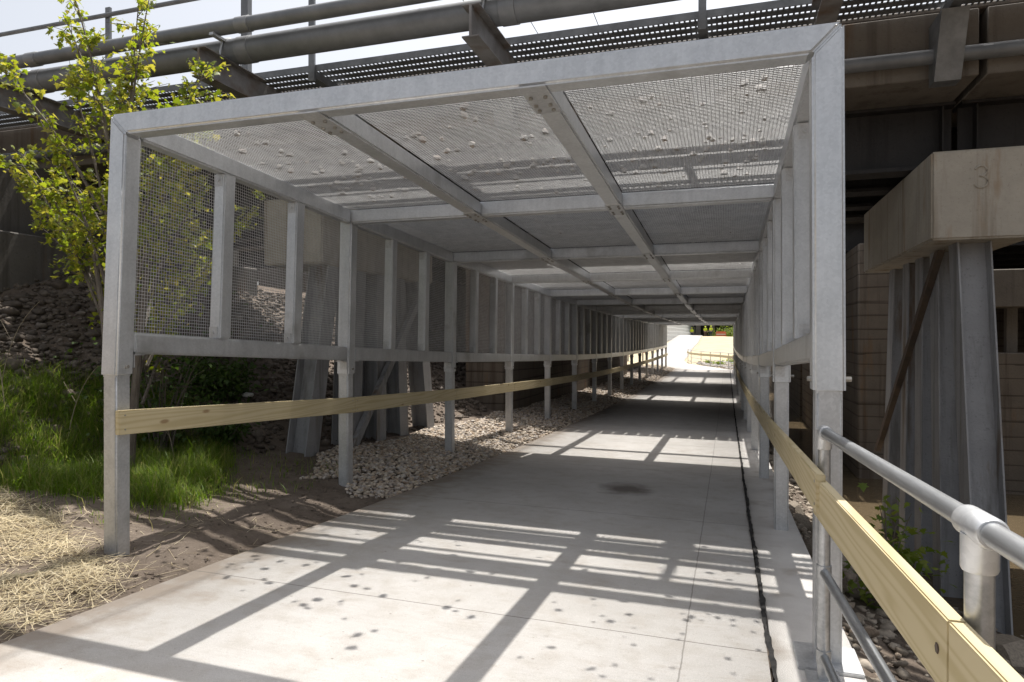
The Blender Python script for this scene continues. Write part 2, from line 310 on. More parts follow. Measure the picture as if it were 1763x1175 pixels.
# ------------------------------------------------------------------ mesh building helpers
class MB:
    def __init__(s): s.v = []; s.f = []
    def add(s, vs, fs):
        o = len(s.v); s.v += [tuple(map(float, p)) for p in vs]; s.f += [tuple(i+o for i in f) for f in fs]
    def box(s, x0, x1, y0, y1, z0, z1):
        s.add([(x0, y0, z0), (x1, y0, z0), (x1, y1, z0), (x0, y1, z0), (x0, y0, z1), (x1, y0, z1), (x1, y1, z1), (x0, y1, z1)],
              [(0, 3, 2, 1), (4, 5, 6, 7), (0, 1, 5, 4), (1, 2, 6, 5), (2, 3, 7, 6), (3, 0, 4, 7)]); return s
    def loft(s, A, B):
        """prism between two matching polygons"""
        n = len(A); s.add(list(A)+list(B), [tuple(range(n))[::-1], tuple(range(n, 2*n))]+[(i, (i+1) % n, n+(i+1) % n, n+i) for i in range(n)]); return s
    def beamy(s, x0, x1, ya, yb, za, zb, h):
        """member running along Y: bottom at za (ya end) and zb (yb end), height h"""
        return s.loft([(x0, ya, za), (x1, ya, za), (x1, ya, za+h), (x0, ya, za+h)], [(x0, yb, zb), (x1, yb, zb), (x1, yb, zb+h), (x0, yb, zb+h)])
    def tube(s, pts, r, n=12, cap=True):
        pts = [Vector(p) for p in pts]; rs = r if isinstance(r, (list, tuple)) else [r]*len(pts); rings = []
        up = Vector((0, 0, 1)) if abs((pts[-1]-pts[0]).normalized().z) < .9 else Vector((1, 0, 0))
        for i, p in enumerate(pts):
            t = (pts[min(i+1, len(pts)-1)]-pts[max(i-1, 0)]).normalized(); a = t.cross(up).normalized(); b = t.cross(a)
            rings.append([p+(a*math.cos(2*math.pi*k/n)+b*math.sin(2*math.pi*k/n))*rs[i] for k in range(n)])
        vs = [q for g in rings for q in g]; fs = []
        for i in range(len(rings)-1):
            for k in range(n): fs.append((i*n+k, i*n+(k+1) % n, (i+1)*n+(k+1) % n, (i+1)*n+k))
        if cap: fs += [tuple(range(n))[::-1], tuple(range((len(rings)-1)*n, len(rings)*n))]
        s.add(vs, fs); return s
    def build(s, name, m, parent=None, bevel=0., seg=2, smooth=False):
        me = bpy.data.meshes.new(name)
        off = Vector(parent['base']) if parent is not None and 'base' in parent else Vector((0, 0, 0))
        me.from_pydata([(p[0]-off.x, p[1]-off.y, p[2]-off.z) for p in s.v], [], s.f)
        bm = bmesh.new(); bm.from_mesh(me); bmesh.ops.recalc_face_normals(bm, faces=bm.faces)
        if bevel:
            bmesh.ops.bevel(bm, geom=[e for e in bm.edges if len(e.link_faces) == 2 and e.calc_face_angle(0) > .6], offset=bevel, segments=seg, affect='EDGES', clamp_overlap=True)
        bm.to_mesh(me); bm.free()
        if bevel or smooth:
            me.polygons.foreach_set('use_smooth', [True]*len(me.polygons))
            if hasattr(me, 'set_sharp_from_angle'): me.set_sharp_from_angle(angle=math.radians(38))
        return link(name, me, m, parent)
def link(name, me, m, parent=None):
    o = bpy.data.objects.new(name, me); C.objects.link(o)
    if m: me.materials.append(m)
    if parent is not None:
        o.parent = parent
        if 'base' in parent: o['base'] = list(parent['base'])
    return o
def np_mesh(name, V, F, m, parent=None, smooth=False):
    """V (n,3), F (k,c) numpy arrays"""
    me = bpy.data.meshes.new(name); off = np.array(parent['base']) if parent is not None and 'base' in parent else np.zeros(3)
    V = (np.asarray(V)-off).astype(np.float32); F = np.asarray(F, dtype=np.int32); c = F.shape[1]
    me.vertices.add(len(V)); me.vertices.foreach_set('co', V.ravel()); me.loops.add(F.size); me.loops.foreach_set('vertex_index', F.ravel())
    me.polygons.add(len(F)); me.polygons.foreach_set('loop_start', np.arange(0, F.size, c, dtype=np.int32)); me.polygons.foreach_set('loop_total', np.full(len(F), c, dtype=np.int32))
    me.update(calc_edges=True); me.validate()
    if smooth: me.polygons.foreach_set('use_smooth', [True]*len(F))
    return link(name, me, m, parent)
def thing(name, label, cat, base, group=None):
    o = bpy.data.objects.new(name, None); C.objects.link(o); o.empty_display_size = .1
    o.location = base; o['base'] = list(base); o['label'] = label; o['category'] = cat
    if group: o['group'] = group
    return o
def tag(o, label, cat, group=None, kind=None):
    if label: o['label'] = label
    if cat: o['category'] = cat
    if group: o['group'] = group
    if kind: o['kind'] = kind
    return o
def wires(A, B, r, t1, t2):
    """thin four-sided wires from A[i] to B[i]; t1, t2 = two cross directions"""
    A = np.asarray(A, float); B = np.asarray(B, float); n = len(A); t1 = np.asarray(t1)*r; t2 = np.asarray(t2)*r
    off = np.stack([t1, t2, -t1, -t2]); V = np.concatenate([A[:, None]+off, B[:, None]+off], 1).reshape(-1, 3)
    q = np.array([[0, 1, 5, 4], [1, 2, 6, 5], [2, 3, 7, 6], [3, 0, 4, 7]]); F = (np.arange(n)[:, None, None]*8+q).reshape(-1, 4)
    return V, F
def cat_mesh(parts):
    V = []; F = []; o = 0
    for v, f in parts: V.append(v); F.append(np.asarray(f)+o); o += len(v)
    return np.concatenate(V), np.concatenate(F)
def ico(sub):
    bm = bmesh.new(); bmesh.ops.create_icosphere(bm, subdivisions=sub, radius=1); bm.verts.ensure_lookup_table()
    V = np.array([v.co[:] for v in bm.verts]); F = np.array([[v.index for v in f.verts] for f in bm.faces]); bm.free(); return V, F
ICO1 = ico(1); ICO2 = ico(2); ICO3 = ico(3)
def rot_rand(n):
    q = np.random.normal(size=(n, 4)); q /= np.linalg.norm(q, axis=1)[:, None]; a, b, c, d = q.T
    return np.stack([np.stack([1-2*(c*c+d*d), 2*(b*c-a*d), 2*(b*d+a*c)], -1), np.stack([2*(b*c+a*d), 1-2*(b*b+d*d), 2*(c*d-a*b)], -1), np.stack([2*(b*d-a*c), 2*(c*d+a*b), 1-2*(b*b+c*c)], -1)], 1)
def stones(P, size, base=ICO1, jit=.22, flat=.62):
    n = len(P); V0, F0 = base; k = len(V0)
    V = V0[None]*(1+np.random.uniform(-jit, jit, (n, k, 1)))*np.random.uniform(.65, 1.2, (n, 1, 3))
    V = np.einsum('nij,nkj->nki', rot_rand(n), V)*np.asarray(size)[:, None, None]; V[:, :, 2] *= flat
    V = V+np.asarray(P)[:, None]; F = (np.arange(n)[:, None, None]*k+F0).reshape(-1, 3); return V.reshape(-1, 3), F
def angular_rock(seed, cuts=9, base=ICO3):
    """a broken boulder: sphere chopped by random planes, then roughened"""
    rs = np.random.RandomState(seed); V = base[0].copy()
    for _ in range(cuts):
        d = rs.normal(size=3); d /= np.linalg.norm(d); h = rs.uniform(.42, .8); s = V@d; k = s > h; V[k] -= np.outer(s[k]-h, d)
    V *= 1+rs.uniform(-.02, .02, (len(V), 1)); V *= np.array([1, rs.uniform(.7, .95), rs.uniform(.5, .75)])
    return V, base[1]

# ------------------------------------------------------------------ site profile (metres; camera at the origin, 1.5 m above the path)
ZB = [-.102, -.243, -.358, -.446, -.525, -.59, -.635, -.664, -.68, -.685, -.684, -.677, -.662, -.638, -.606, -.565]
Y0, BAY, XL, XR, N = 3.687, 3.048, -4.076, .411, 16
ZT = [z+1.562 for z in ZB]
YS = [-60, -5, 0]+[Y0+BAY*i for i in range(16)]+[60, 66, 72, 98, 103, 112, 400]
GZ = [-1.3, -1.3, -1.48]+[b-1.535 for b in ZB]+[-2.1, -2.05, -1.7, .55, .45, .05, .05]
def G(y): return np.interp(y, YS, GZ)
def off(y): return np.interp(y, [49.4, 53, 55, 57, 61, 67, 78, 88, 100], [0, -1., -1.7, -2.5, -3.5, -4.1, -4., -3.6, -3.5])
WATER = -2.95
def T(x, y):
    x = np.asarray(x, float); y = np.asarray(y, float); g = G(y)
    toe = -5.6-np.clip(8.2-y, 0, 1.4)*.65-np.clip(4.5-y, 0, 6)*.6-np.clip(y-42, 0, 8)*.5
    z = g+.05+np.interp(-3.55-(x-off(y)*.9), [-.2, 0, .55, 2.05, 60], [-.16, -.03, .06, .24, .6])+np.clip(toe-x, 0, 4.9)*.6*np.clip((56-y)/8, .0, 1)
    near = np.clip((52-y)/3, 0, 1)
    drop = np.interp(x-.64, [-.25, 0, .05, 4.2, 11, 15, 19], [0, -.1, -.32, -3.1, -3.1, -1.5, .6])
    shelf = np.interp(x-.64, [-.25, 0, .05, 5.5, 11, 15, 19], [0, -.1, -.32, -2.2, -3.1, -1.5, .6]); f = np.clip((10.5-y)/2.5, 0, 1)
    drop = np.where(x > -.2, drop*(1-f)+shelf*f, 0)
    z = z+drop*near+np.where((x > -.2) & (y > 50), -.05*np.clip((x+3-off(y)*0)/3, 0, 1), 0)
    return z
def bumps(x, y):
    return .012*np.sin(x*5.1+1.3*np.sin(y*3.3))*np.sin(y*4.7+x)+.008*np.sin(x*13+y*7)*np.sin(y*11.3-x*5)+.004*np.sin(x*29-y*17)*np.sin(y*31+x*9)

# ------------------------------------------------------------------ setting: ground, path, kerb, creek
def grid(name, xs, ys, fz, m):
    X, Y = np.meshgrid(xs, ys); Z = fz(X, Y); V = np.stack([X, Y, Z], -1).reshape(-1, 3); nx = len(xs)
    i = (np.arange(len(ys)-1)[:, None]*nx+np.arange(nx-1)[None]).reshape(-1, 1); F = i+np.array([[0, 1, nx+1, nx]])
    return np_mesh(name, V, F, m, smooth=True)
def seg(*a): return np.unique(np.round(np.concatenate([np.arange(p, q, s) for p, q, s in a]), 4))
gx = seg((-400, -40, 40), (-40, -12, 2), (-12, -7, .2), (-7, -3.4, .05), (-3.4, .6, .5), (.6, 3, .1), (3, 22, 1), (22, 60, 4), (60, 401, 40))
gy = seg((-60, -4, 6), (-4, 1.5, .5), (1.5, 8, .05), (8, 30, .3), (30, 110, 1.), (110, 420, 30))
def ground_z(X, Y):
    k = np.clip((-3.5-X)*8, 0, 1)*(Y < 50)*(X > -30); r = ((X > .7) & (X < 12) & (Y < 50))
    return T(X, Y)+bumps(X, Y)*(k*1.5+r*2.)
tag(grid('ground', gx, gy, ground_z, M['soil']), None, None, kind='structure')

def strip(name, xa, xb, ys, m, top, thick=.16, crossfall=True):
    V = []; F = []
    for y in ys:
        o = off(y)
        for x in (xa, xb):
            z = G(y)+(.05*(.64-x)/4.1 if crossfall else 0)+top
            V += [(x+o, y, z), (x+o, y, z-thick)]
    for i in range(len(ys)-1):
        a = i*4; b = a+4
        F += [(a, a+2, b+2, b), (a+1, b+1, b+3, a+3), (a, b, b+1, a+1), (a+2, a+3, b+3, b+2)]
    return np_mesh(name, np.array(V), np.array(F), m)
pys = list(np.arange(-8, 3, 1.))+list(np.arange(3, 50, 1.016))+list(np.arange(50, 101, .75))+[110, 140]
tag(strip('path', -3.48, .205, pys, M['path'], 0), None, None, kind='structure')
tag(strip('kerb_strip', .235, .64, [y for y in pys if y < 50.5], M['kerb'], .004, .4), None, None, kind='structure')
# ragged black filler in the joint between path and kerb
fy_ = np.arange(-4, 50, .045); V = []; F = []
for i, y in enumerate(fy_):
    wv = .007*math.sin(y*4.1)*math.sin(y*1.7+1)+.0025*math.sin(y*37)+.0015*math.sin(y*83); hw = .0125+.005*math.sin(y*61)*math.sin(y*23)*.6+.006*math.sin(y*5.3+2)*math.sin(y*14.1)
    z = G(y)+.016
    V += [(.22+wv-hw, y, z), (.22+wv+hw, y, z+.001)]
    if i: F.append((2*i-2, 2*i-1, 2*i+1, 2*i))
tag(np_mesh('joint_filler', np.array(V), np.array(F), M['mastic']), None, None, kind='structure')
tag(grid('creek', np.array([1.2, 8, 17.]), np.array([-40., 0, 20, 49]), lambda X, Y: X*0+WATER, M['water']), None, None, kind='structure')

# ------------------------------------------------------------------ the galvanised shelter
canopy = thing('protective_canopy', 'long galvanized steel shelter with wire mesh roof and sides over the concrete path', 'canopy', (-1.83, Y0, G(Y0)))
TUBE = .152
SL = [(ZB[min(i+1, 15)]-ZB[max(i-1, 0)])/(BAY*(min(i+1, 15)-max(i-1, 0))) for i in range(N)]
def tilt(i, z): return -SL[i]*(z-ZB[i])*.95
def bolt(mb, p, d, r=.012, h=.012):
    p = Vector(p); d = Vector(d); mb.tube([p, p+d*h], r, 6)
def one_bolt(p, d, parent, r=.013, h=.014, name='bolt', m='bolt'):
    mb = MB(); bolt(mb, p, d, r, h); return mb.build(name, M[m], parent)
for i in range(N):
    y = Y0+BAY*i; zt, zb = ZT[i], ZB[i]; bot = zb-.168
    for side in (-1, 1):
        xi = XL if side < 0 else XR; xo = xi+side*TUBE
        def P(x, z, dy): return (x, y+dy+tilt(i, z), z)
        A = [P(xo, bot, 0), P(xi, bot, 0), P(xi, zt-.001, 0), P(xo, zt+TUBE-.001, 0)]
        B = [P(xo, bot, TUBE), P(xi, bot, TUBE), P(xi, zt-.001, TUBE), P(xo, zt+TUBE-.001, TUBE)]
        post = MB().loft(A, B).build('post', M['galv'], canopy, .017, 3)
        gz = G(y)+(.11 if side < 0 else 0)-.06
        xc = (xi+xo)/2; yc = y+TUBE/2+tilt(i, bot); h = .0625
        MB().box(xc-h, xc+h, yc-h, yc+h, gz, bot+.05).build('lower_post', M['galv2'], post, .013, 3)
        one_bolt((xi, y+TUBE/2, bot+.07), (-side, 0, 0), post, .014, .02); one_bolt((xo, y+TUBE/2, bot+.07), (side, 0, 0), post, .014, .035)
        if side > 0:
            MB().box(xc-.15, xc+.15, yc-.15, yc+.15, G(y)+.006, G(y)+.026).build('base_plate', M['galv2'], post, .004) if i == 0 else None
    A = [(XL+.001, y+tilt(i, zt), zt), (XR-.001, y+tilt(i, zt), zt), (XR+TUBE-.001, y+tilt(i, zt+TUBE), zt+TUBE), (XL-TUBE+.001, y+tilt(i, zt+TUBE), zt+TUBE)]
    MB().loft(A, [(a[0], a[1]+TUBE, a[2]) for a in A]).build('cross_beam', M['galv'], canopy, .017, 3)
RBX = (-2.58, -1.075)
for i in range(N-1):
    ya, yb = Y0+BAY*i+TUBE, Y0+BAY*(i+1)
    ta, tb = tilt(i, ZT[i]), tilt(i+1, ZT[i+1])
    z0, z1 = ZB[i], ZB[i+1]; s = (z1-z0)/BAY; za, zb2 = z0+s*TUBE, z1
    t0, t1 = ZT[i]+s*TUBE, ZT[i+1]
    for side in (-1, 1):
        xi = XL if side < 0 else XR; xa, xb = sorted((xi+side*.004, xi+side*.11))
        MB().beamy(xa, xb, ya+.006, yb-.006, za, zb2, TUBE).build('bottom_rail', M['galv'], canopy, .014, 2)
        MB().beamy(xa, xb, ya+ta+.004, yb+tb-.004, t0, t1, TUBE).build('top_rail', M['galv'], canopy, .014, 2)
        for yy, dd, zz in ((ya+.003, 1, za), (yb-.003, -1, zb2)):
            br = MB()
            br.box(xa+.01, xb-.01, min(yy, yy+dd*.1), max(yy, yy+dd*.1), zz-.012, zz-.002)
            br.box(xa+.01, xb-.01, min(yy, yy+dd*.01), max(yy, yy+dd*.01), zz-.1, zz-.0118)
            br.build('seat_angle', M['galv2'], canopy)
        for k in (1, 2):
            yc = Y0+BAY*i+BAY*k/3+.07; f = (yc-Y0-BAY*i)/BAY; zlo = z0+(z1-z0)*f+TUBE-.004; zhi = ZT[i]+(ZT[i+1]-ZT[i])*f+.004; dy = ta+(tb-ta)*f
            x0, x1 = sorted((xi+side*.005, xi+side*.12))
            A = [(x0, yc-.07, zlo), (x1, yc-.07, zlo), (x1, yc+.07, zlo), (x0, yc+.07, zlo)]
            mu = MB().loft(A, [(p[0], p[1]+dy, zhi) for p in A]).build('mullion', M['galv'], canopy, .012, 2)
            for zz, sg in ((zlo+.006, 1), (zhi-.01, -1)):
                dd = dy if sg < 0 else 0; cl = MB()
                xm = xi+side*.07; a, b = sorted((zz, zz+sg*.1))
                cl.box(xm-.04, xm+.04, yc-.078+dd, yc-.0702+dd, a, b); bolt(cl, (xm, yc-.078+dd, (a+b)/2), (0, -1, 0), .015, .012)
                cl.build('clip', M['galv2'], mu)
        # woven side mesh: 1 inch squares
        xm = xi+side*.128; ny = int((yb-ya)/.0254); ys = np.linspace(ya+.012, yb-.012, ny); f = (ys-Y0-BAY*i)/BAY
        lo = z0+(z1-z0)*f+.03; hi = ZT[i]+(ZT[i+1]-ZT[i])*f+.12
        A = np.stack([np.full(ny, xm+.002), ys, lo], 1); B = np.stack([np.full(ny, xm+.002), ys+ta, hi], 1)
        nz = int(1.65/.0254); h = np.linspace(.03, 1.68, nz)
        A2 = np.stack([np.full(nz, xm-.002), np.full(nz, ya+.008), z0+s*TUBE+h], 1); B2 = np.stack([np.full(nz, xm-.002), np.full(nz, yb-.008), z1+h], 1)
        V, F = cat_mesh([wires(A, B, .0021, (1, 0, 0), (0, 1, 0)), wires(A2, B2, .0021, (1, 0, 0), (0, 0, 1))])
        np_mesh('side_mesh', V, F, M['wire'], canopy)
    edges = [XL, *RBX, XR]
    for k, x in enumerate(RBX):
        rb = MB().beamy(x-.076, x+.076, ya+ta+.004, yb+tb-.004, t0+.003, t1+.003, TUBE-.006).build('roof_beam', M['galv'], canopy, .014, 2)
        ysp = Y0+BAY*(i+1)+TUBE/2+tilt(i+1, ZT[i+1]); l = .22 if i < N-2 else .08
        ends = [(ysp-l, ysp+l, ZT[i+1])]
        if i == 0: ends.append((Y0+tilt(0, ZT[0])+.0, Y0+tilt(0, ZT[0])+.4, ZT[0]))
        for a, b, z in ends:
            sp = MB()
            sp.beamy(x-.08, x+.08, a, b, z-.008-s*(ysp-a if z == ZT[i+1] else 0), z-.008+s*(b-(ysp if z == ZT[i+1] else Y0)), .0075)
            for bx in (-.045, .045):
                for by in ((a+.06, a+.14, b-.06, b-.14) if b-a > .3 else (b-.06,)):
                    if z == ZT[0] and by < Y0+.2: continue
                    one_bolt((x+bx, by, z-.008+s*(by-(ysp if z == ZT[i+1] else Y0))), (0, 0, -1), rb)
            sp.build('splice_plate', M['galv2'], rb)
    for k in range(3):
        xa = edges[k]+(.078 if k else -.06); xb = edges[k+1]-(.078 if k < 2 else -.06)
        nx = int((xb-xa)/.0254); xs = np.linspace(xa, xb, nx); ny = int((yb-ya)/.0254); ys = np.linspace(ya-.02, yb+.02, ny); f = (ys-ya)/(yb-ya); zz = t0+(t1-t0)*f+TUBE+.006
        A = np.stack([xs, np.full(nx, ys[0]+ta), np.full(nx, zz[0])], 1); B = np.stack([xs, np.full(nx, ys[-1]+tb), np.full(nx, zz[-1])], 1)
        yy = ys+ta+(tb-ta)*f
        A2 = np.stack([np.full(ny, xa), yy, zz+.004], 1); B2 = np.stack([np.full(ny, xb), yy, zz+.004], 1)
        V, F = cat_mesh([wires(A, B, .0021, (1, 0, 0), (0, 0, 1)), wires(A2, B2, .0021, (0, 1, 0), (0, 0, 1))])
        np_mesh('roof_mesh', V, F, M['wire'], canopy)
# pine rub boards along both walls, spliced at the posts
def board(name, pts, th, h, parent, m, nails=True):
    """board standing on edge through pts = (x, y, zcentre); th to the +x side"""
    (xa, ya, za), (xb, yb, zb) = pts
    o = MB().loft([(xa, ya, za-h/2), (xa+th, ya, za-h/2), (xa+th, ya, za+h/2), (xa, ya, za+h/2)], [(xb, yb, zb-h/2), (xb+th, yb, zb-h/2), (xb+th, yb, zb+h/2), (xb, yb, zb+h/2)]).build(name, m, parent, .004, 2)
    return o
def zi(y, arr): return float(np.interp(y, [Y0+BAY*i for i in range(N)], arr))
YE = Y0+BAY*(N-1)+.15
for side in (-1, 1):
    cuts = [Y0-.02]+[Y0+BAY*i+TUBE/2 for i in range(1, N-1)]+[YE] if side < 0 else [3.2]+[Y0+BAY*i+TUBE/2 for i in range(1, N-1)]+[YE]
    for a, b in zip(cuts[:-1], cuts[1:]):
        o_ = -.505 if side < 0 else -.59
        za = zi(a, ZB)+o_+(.02 if a < Y0 else 0); zb_ = zi(b, ZB)+o_
        x = XL+.002 if side < 0 else XR-.041
        bd = board('rub_board', ((x, a+.002, za), (x, b-.002, zb_)), .039, .172, canopy, M['wood'])
        xf = x+.039 if side < 0 else x
        for yy in (a+.05, b-.05):
            if a > Y0+BAY*5: continue
            for dz in (-.05, .05): one_bolt((xf, yy, za+(zb_-za)*(yy-a)/(b-a)+dz), (1 if side < 0 else -1, 0, 0), bd, .007, .003, 'screw')

# ballast stones fallen on to the roof mesh
RK = [angular_rock(s, 8, ICO2) for s in range(6)]; RKM = []
for V, F in RK:
    me = bpy.data.meshes.new('ballast_stone'); me.from_pydata(V.tolist(), [], F.tolist()); me.materials.append(M['ballast']); RKM.append(me)
rr = random.Random(5)
def roof_z(y):
    i = max(0, min(N-2, int((y-Y0)/BAY))); f = (y-Y0-BAY*i)/BAY
    return ZT[i]+(ZT[i+1]-ZT[i])*f+TUBE+.012
def ballast(x, y, s):
    o = bpy.data.objects.new('ballast_stone', rr.choice(RKM)); C.objects.link(o)
    o.location = (x, y+.06, roof_z(y)+s*.42); o.scale = (s, s*rr.uniform(.75, 1.1), s*rr.uniform(.75, 1.1)); o.rotation_euler = (rr.uniform(-.3, .3), rr.uniform(-.3, .3), rr.uniform(0, 6.3))
    tag(o, 'pale angular ballast stone lying loose on the wire mesh roof of the shelter', 'stone', 'ballast stones on the mesh roof')
spots = []
def free(x, y, s):
    if any(abs(x-b) < .12+s for b in RBX): return False
    for a, b, c in spots:
        if (a-x)**2+(b-y)**2 < (s+c)**2*.9: return False
    spots.append((x, y, s)); return True
n_ = 0
while n_ < 185:
    x = rr.uniform(XL+.1, XR-.1); y = rr.triangular(Y0+.3, Y0+2.95, Y0+1.9); s = rr.choice((rr.uniform(.014, .028), rr.uniform(.026, .046)))
    if rr.random() < .35 and spots: a = rr.choice(spots); x, y = a[0]+rr.gauss(0, .1), a[1]+rr.gauss(0, .1)
    if XL+.1 < x < XR-.1 and Y0+.25 < y < Y0+2.98 and free(x, y, s): ballast(x, y, s); n_ += 1
while n_ < 235:
    x = rr.uniform(XL+.1, XR-.1); y = rr.uniform(Y0+2.1, Y0+2.98); s = rr.uniform(.013, .034)
    if free(x, y, s): ballast(x, y, s); n_ += 1
while n_ < 275:
    x = rr.uniform(XL+.1, XR-.1); y = rr.uniform(Y0+3.2, Y0+9.); s = rr.uniform(.015, .045)
    if free(x, y, s): ballast(x, y, s); n_ += 1
# ------------------------------------------------------------------ pipe railing on the right, towards the camera
def rx(y): return .44+.0435*(3.5-y)
def rz(y): return -.44+.0205*(3.55-y)
rail = thing('pipe_railing', 'galvanized pipe railing with pine board beside the path at the shelter entrance', 'railing', (rx(3.5), 3.5, G(3.5)))
for y, top in ((3.5, False), (1.69, True), (-.08, True), (-1.9, True)):
    x = rx(y); zg = G(y)
    p = MB().tube([(x, y, zg+.02), (x, y, rz(y)-.02)], .0285, 20).build('post', M['pipe'], rail, smooth=True)
    MB().box(x-.075, x+.075, y-.075, y+.075, zg+.012, zg+.024).build('base_plate', M['galv2'], p, .003)
    f = MB(); d = Vector((rx(y-1)-rx(y), -1, rz(y-1)-rz(y))).normalized(); c = Vector((x, y, rz(y)))
    if top:
        f.tube([c-d*.07, c-d*.062, c+d*.062, c+d*.07], [.030, .0345, .0345, .030], 24); f.tube([c+Vector((0, 0, -.015)), c+Vector((0, 0, -.088)), c+Vector((0, 0, -.095))], [.036, .036, .033], 24)
    else:
        f.tube([c-d*.012, c-d*.005, c+d*.05, c+d*.056], [.024, .0335, .0335, .03], 24); f.tube([c+Vector((0, 0, .02)), c+Vector((0, 0, .014)), c+Vector((0, 0, -.075)), c+Vector((0, 0, -.08))], [.02, .0345, .0345, .031], 24)
    f.build('fitting', M['galv'], p, smooth=True)
    for zz in (-.66, -1.06):
        c2 = Vector((x, y, rz(y)+zz)); MB().tube([c2+Vector((0, 0, .032)), c2+Vector((0, 0, -.032))], .0335, 20).build('collar', M['pipe'], p, smooth=True)
def run(name, dz, r):
    MB().tube([(rx(y), y, rz(y)+dz) for y in (3.48, 1.69, -.08, -1.9)], r, 20).build(name, M['pipe'], rail, smooth=True)
run('handrail', 0, .0255); run('mid_rail', -.66, .0215); run('lower_rail', -1.06, .0215)
def wy(y): return rx(y)-.0295-.040
def wz(y): return rz(y)-float(np.interp(y, [1.64, 3.36], [.284, .27]))
for a, b in ((3.36, 1.66), (1.655, -.9), (-.905, -3.0)):
    bd = board('rail_board', ((wy(a), a, wz(a)), (wy(b), b, wz(b))), .039, .172, rail, M['wood'])
    for yy in (b+.06,): one_bolt((wy(yy), yy, wz(yy)), (-1, 0, 0), bd, .012 if yy < 2 else .006, .003, 'screw', 'rust')

# ------------------------------------------------------------------ railway bridge nearest the camera
bridge = thing('railway_bridge', 'railway bridge with brown concrete deck, pipes and steel walkway crossing over the shelter', 'bridge', (0, 8.05, 1.95))
joints = [-13.9, -8.43, -2.97, 2.49, 7.95, 13.4, 18.9, 24.4]
for a, b in zip(joints[:-1], joints[1:]):
    MB().box(a+.035, b-.035, 8.05, 12.4, 2.71, 3.40).build('deck_panel', M['dconc'], bridge, .012, 1)
MB().box(-13.8, 24.3, 8.08, 12.42, 3.402, 3.47).build('ballast_light_cover', M['rubble'], bridge, .02, 1)  # unseen ballast layer added to keep sun streaks from passing the deck joints
for y in (9.02, 10.1, 11.2, 12.15):
    for a, b in zip(joints[:-1], joints[1:]):
        g = MB()
        g.box(a-.12+.16, b-.02, y-.012, y+.012, 2.0, 2.67); g.box(a+.04, b-.02, y-.17, y+.17, 1.955, 1.998); g.box(a+.04, b-.02, y-.17, y+.17, 2.672, 2.705)
        for sx in np.arange(a+.2, b-.1, 1.28): g.box(sx-.009, sx+.009, y-.15, y-.0122, 2.001, 2.668)
        g.build('girder', M['girder'], bridge)
# walkway of serrated planks
wk = MB().box(-13.5, 24, 7.34, 7.352, 3.35, 3.43).build('walkway', M['grating'], bridge)
for k in range(4):
    y = 7.36+k*.158; pl = MB().box(-13.5, 24, y, y+.105, 3.402, 3.412)
    for x in np.arange(-12, 8, .055): pl.box(x, x+.022, y+.1048, y+.158, 3.404, 3.410)
    pl.build('plank', M['grating'], wk)
for x in (-8.24, -4.95, -2.6, -.25, 2.12, 4.4):
    MB().box(x-.04, x+.04, 7.30, 7.337, 3.22, 4.62).build('railing_post', M['grating'], bridge)
    b = MB(); b.box(x-.05, x+.05, 7.345, 8.04, 3.26, 3.355); b.loft([(x-.12, 7.86, 2.62), (x+.12, 7.86, 2.62), (x+.12, 8.045, 2.62), (x-.12, 8.045, 2.62)], [(x-.12, 7.6, 3.24), (x+.12, 7.6, 3.24), (x+.12, 8.045, 3.24), (x-.12, 8.045, 3.24)])
    b.build('knee_bracket', M['grating'], bridge)
for z in (4.5, 4.02):
    MB().tube([(-13.5, 7.28, z), (24, 7.28, z)], .03, 10).build('handrail', M['grating'], bridge, smooth=True)
MB().box(-7.32, -7.19, 8.9, 9.0, 3.45, 7.2).build('signal_post', M['conduit'], bridge)
def longpipe(name, y, z, r, step, x0):
    p = MB().tube([(-13.8, y, z), (24, y, z)], r, 20).build(name, M['conduit'], bridge, smooth=True)
    for x in np.arange(x0, 12, step): MB().tube([(x-.09, y, z), (x-.085, y, z), (x+.085, y, z), (x+.09, y, z)], [r, r+.009, r+.009, r], 20).build('coupling', M['coupling'], p, smooth=True)
    return p
longpipe('large_pipe', 6.78, 3.46, .148, 3.3, -8.78); longpipe('small_pipe', 6.56, 3.65, .082, 3.3, -8.65); longpipe('conduit', 7.93, 2.90, .075, 3.3, -9.3)
for x in (-9., -5.72, -2.42, .88, 4.18, 7.5):
    b = MB(); b.box(x-.014, x+.014, 6.25, 8.04, 3.0, 3.30); b.box(x-.09, x+.09, 6.25, 7.33, 3.30, 3.311); b.box(x-.09, x+.09, 6.25, 8.04, 2.985, 2.9995)
    o = b.build('pipe_bracket', M['bracket'], bridge)
    MB().tube([(x, 6.6, 3.30), (x, 6.60, 3.4), (x, 6.64, 3.56), (x, 6.78, 3.625), (x, 6.92, 3.56), (x, 6.955, 3.4), (x, 6.955, 3.30)], .012, 8).build('pipe_clamp', M['galv2'], o, smooth=True)
    MB().box(x-.03, x+.03, 6.45, 6.66, 3.535, 3.565).build('pipe_shoe', M['galv2'], o)

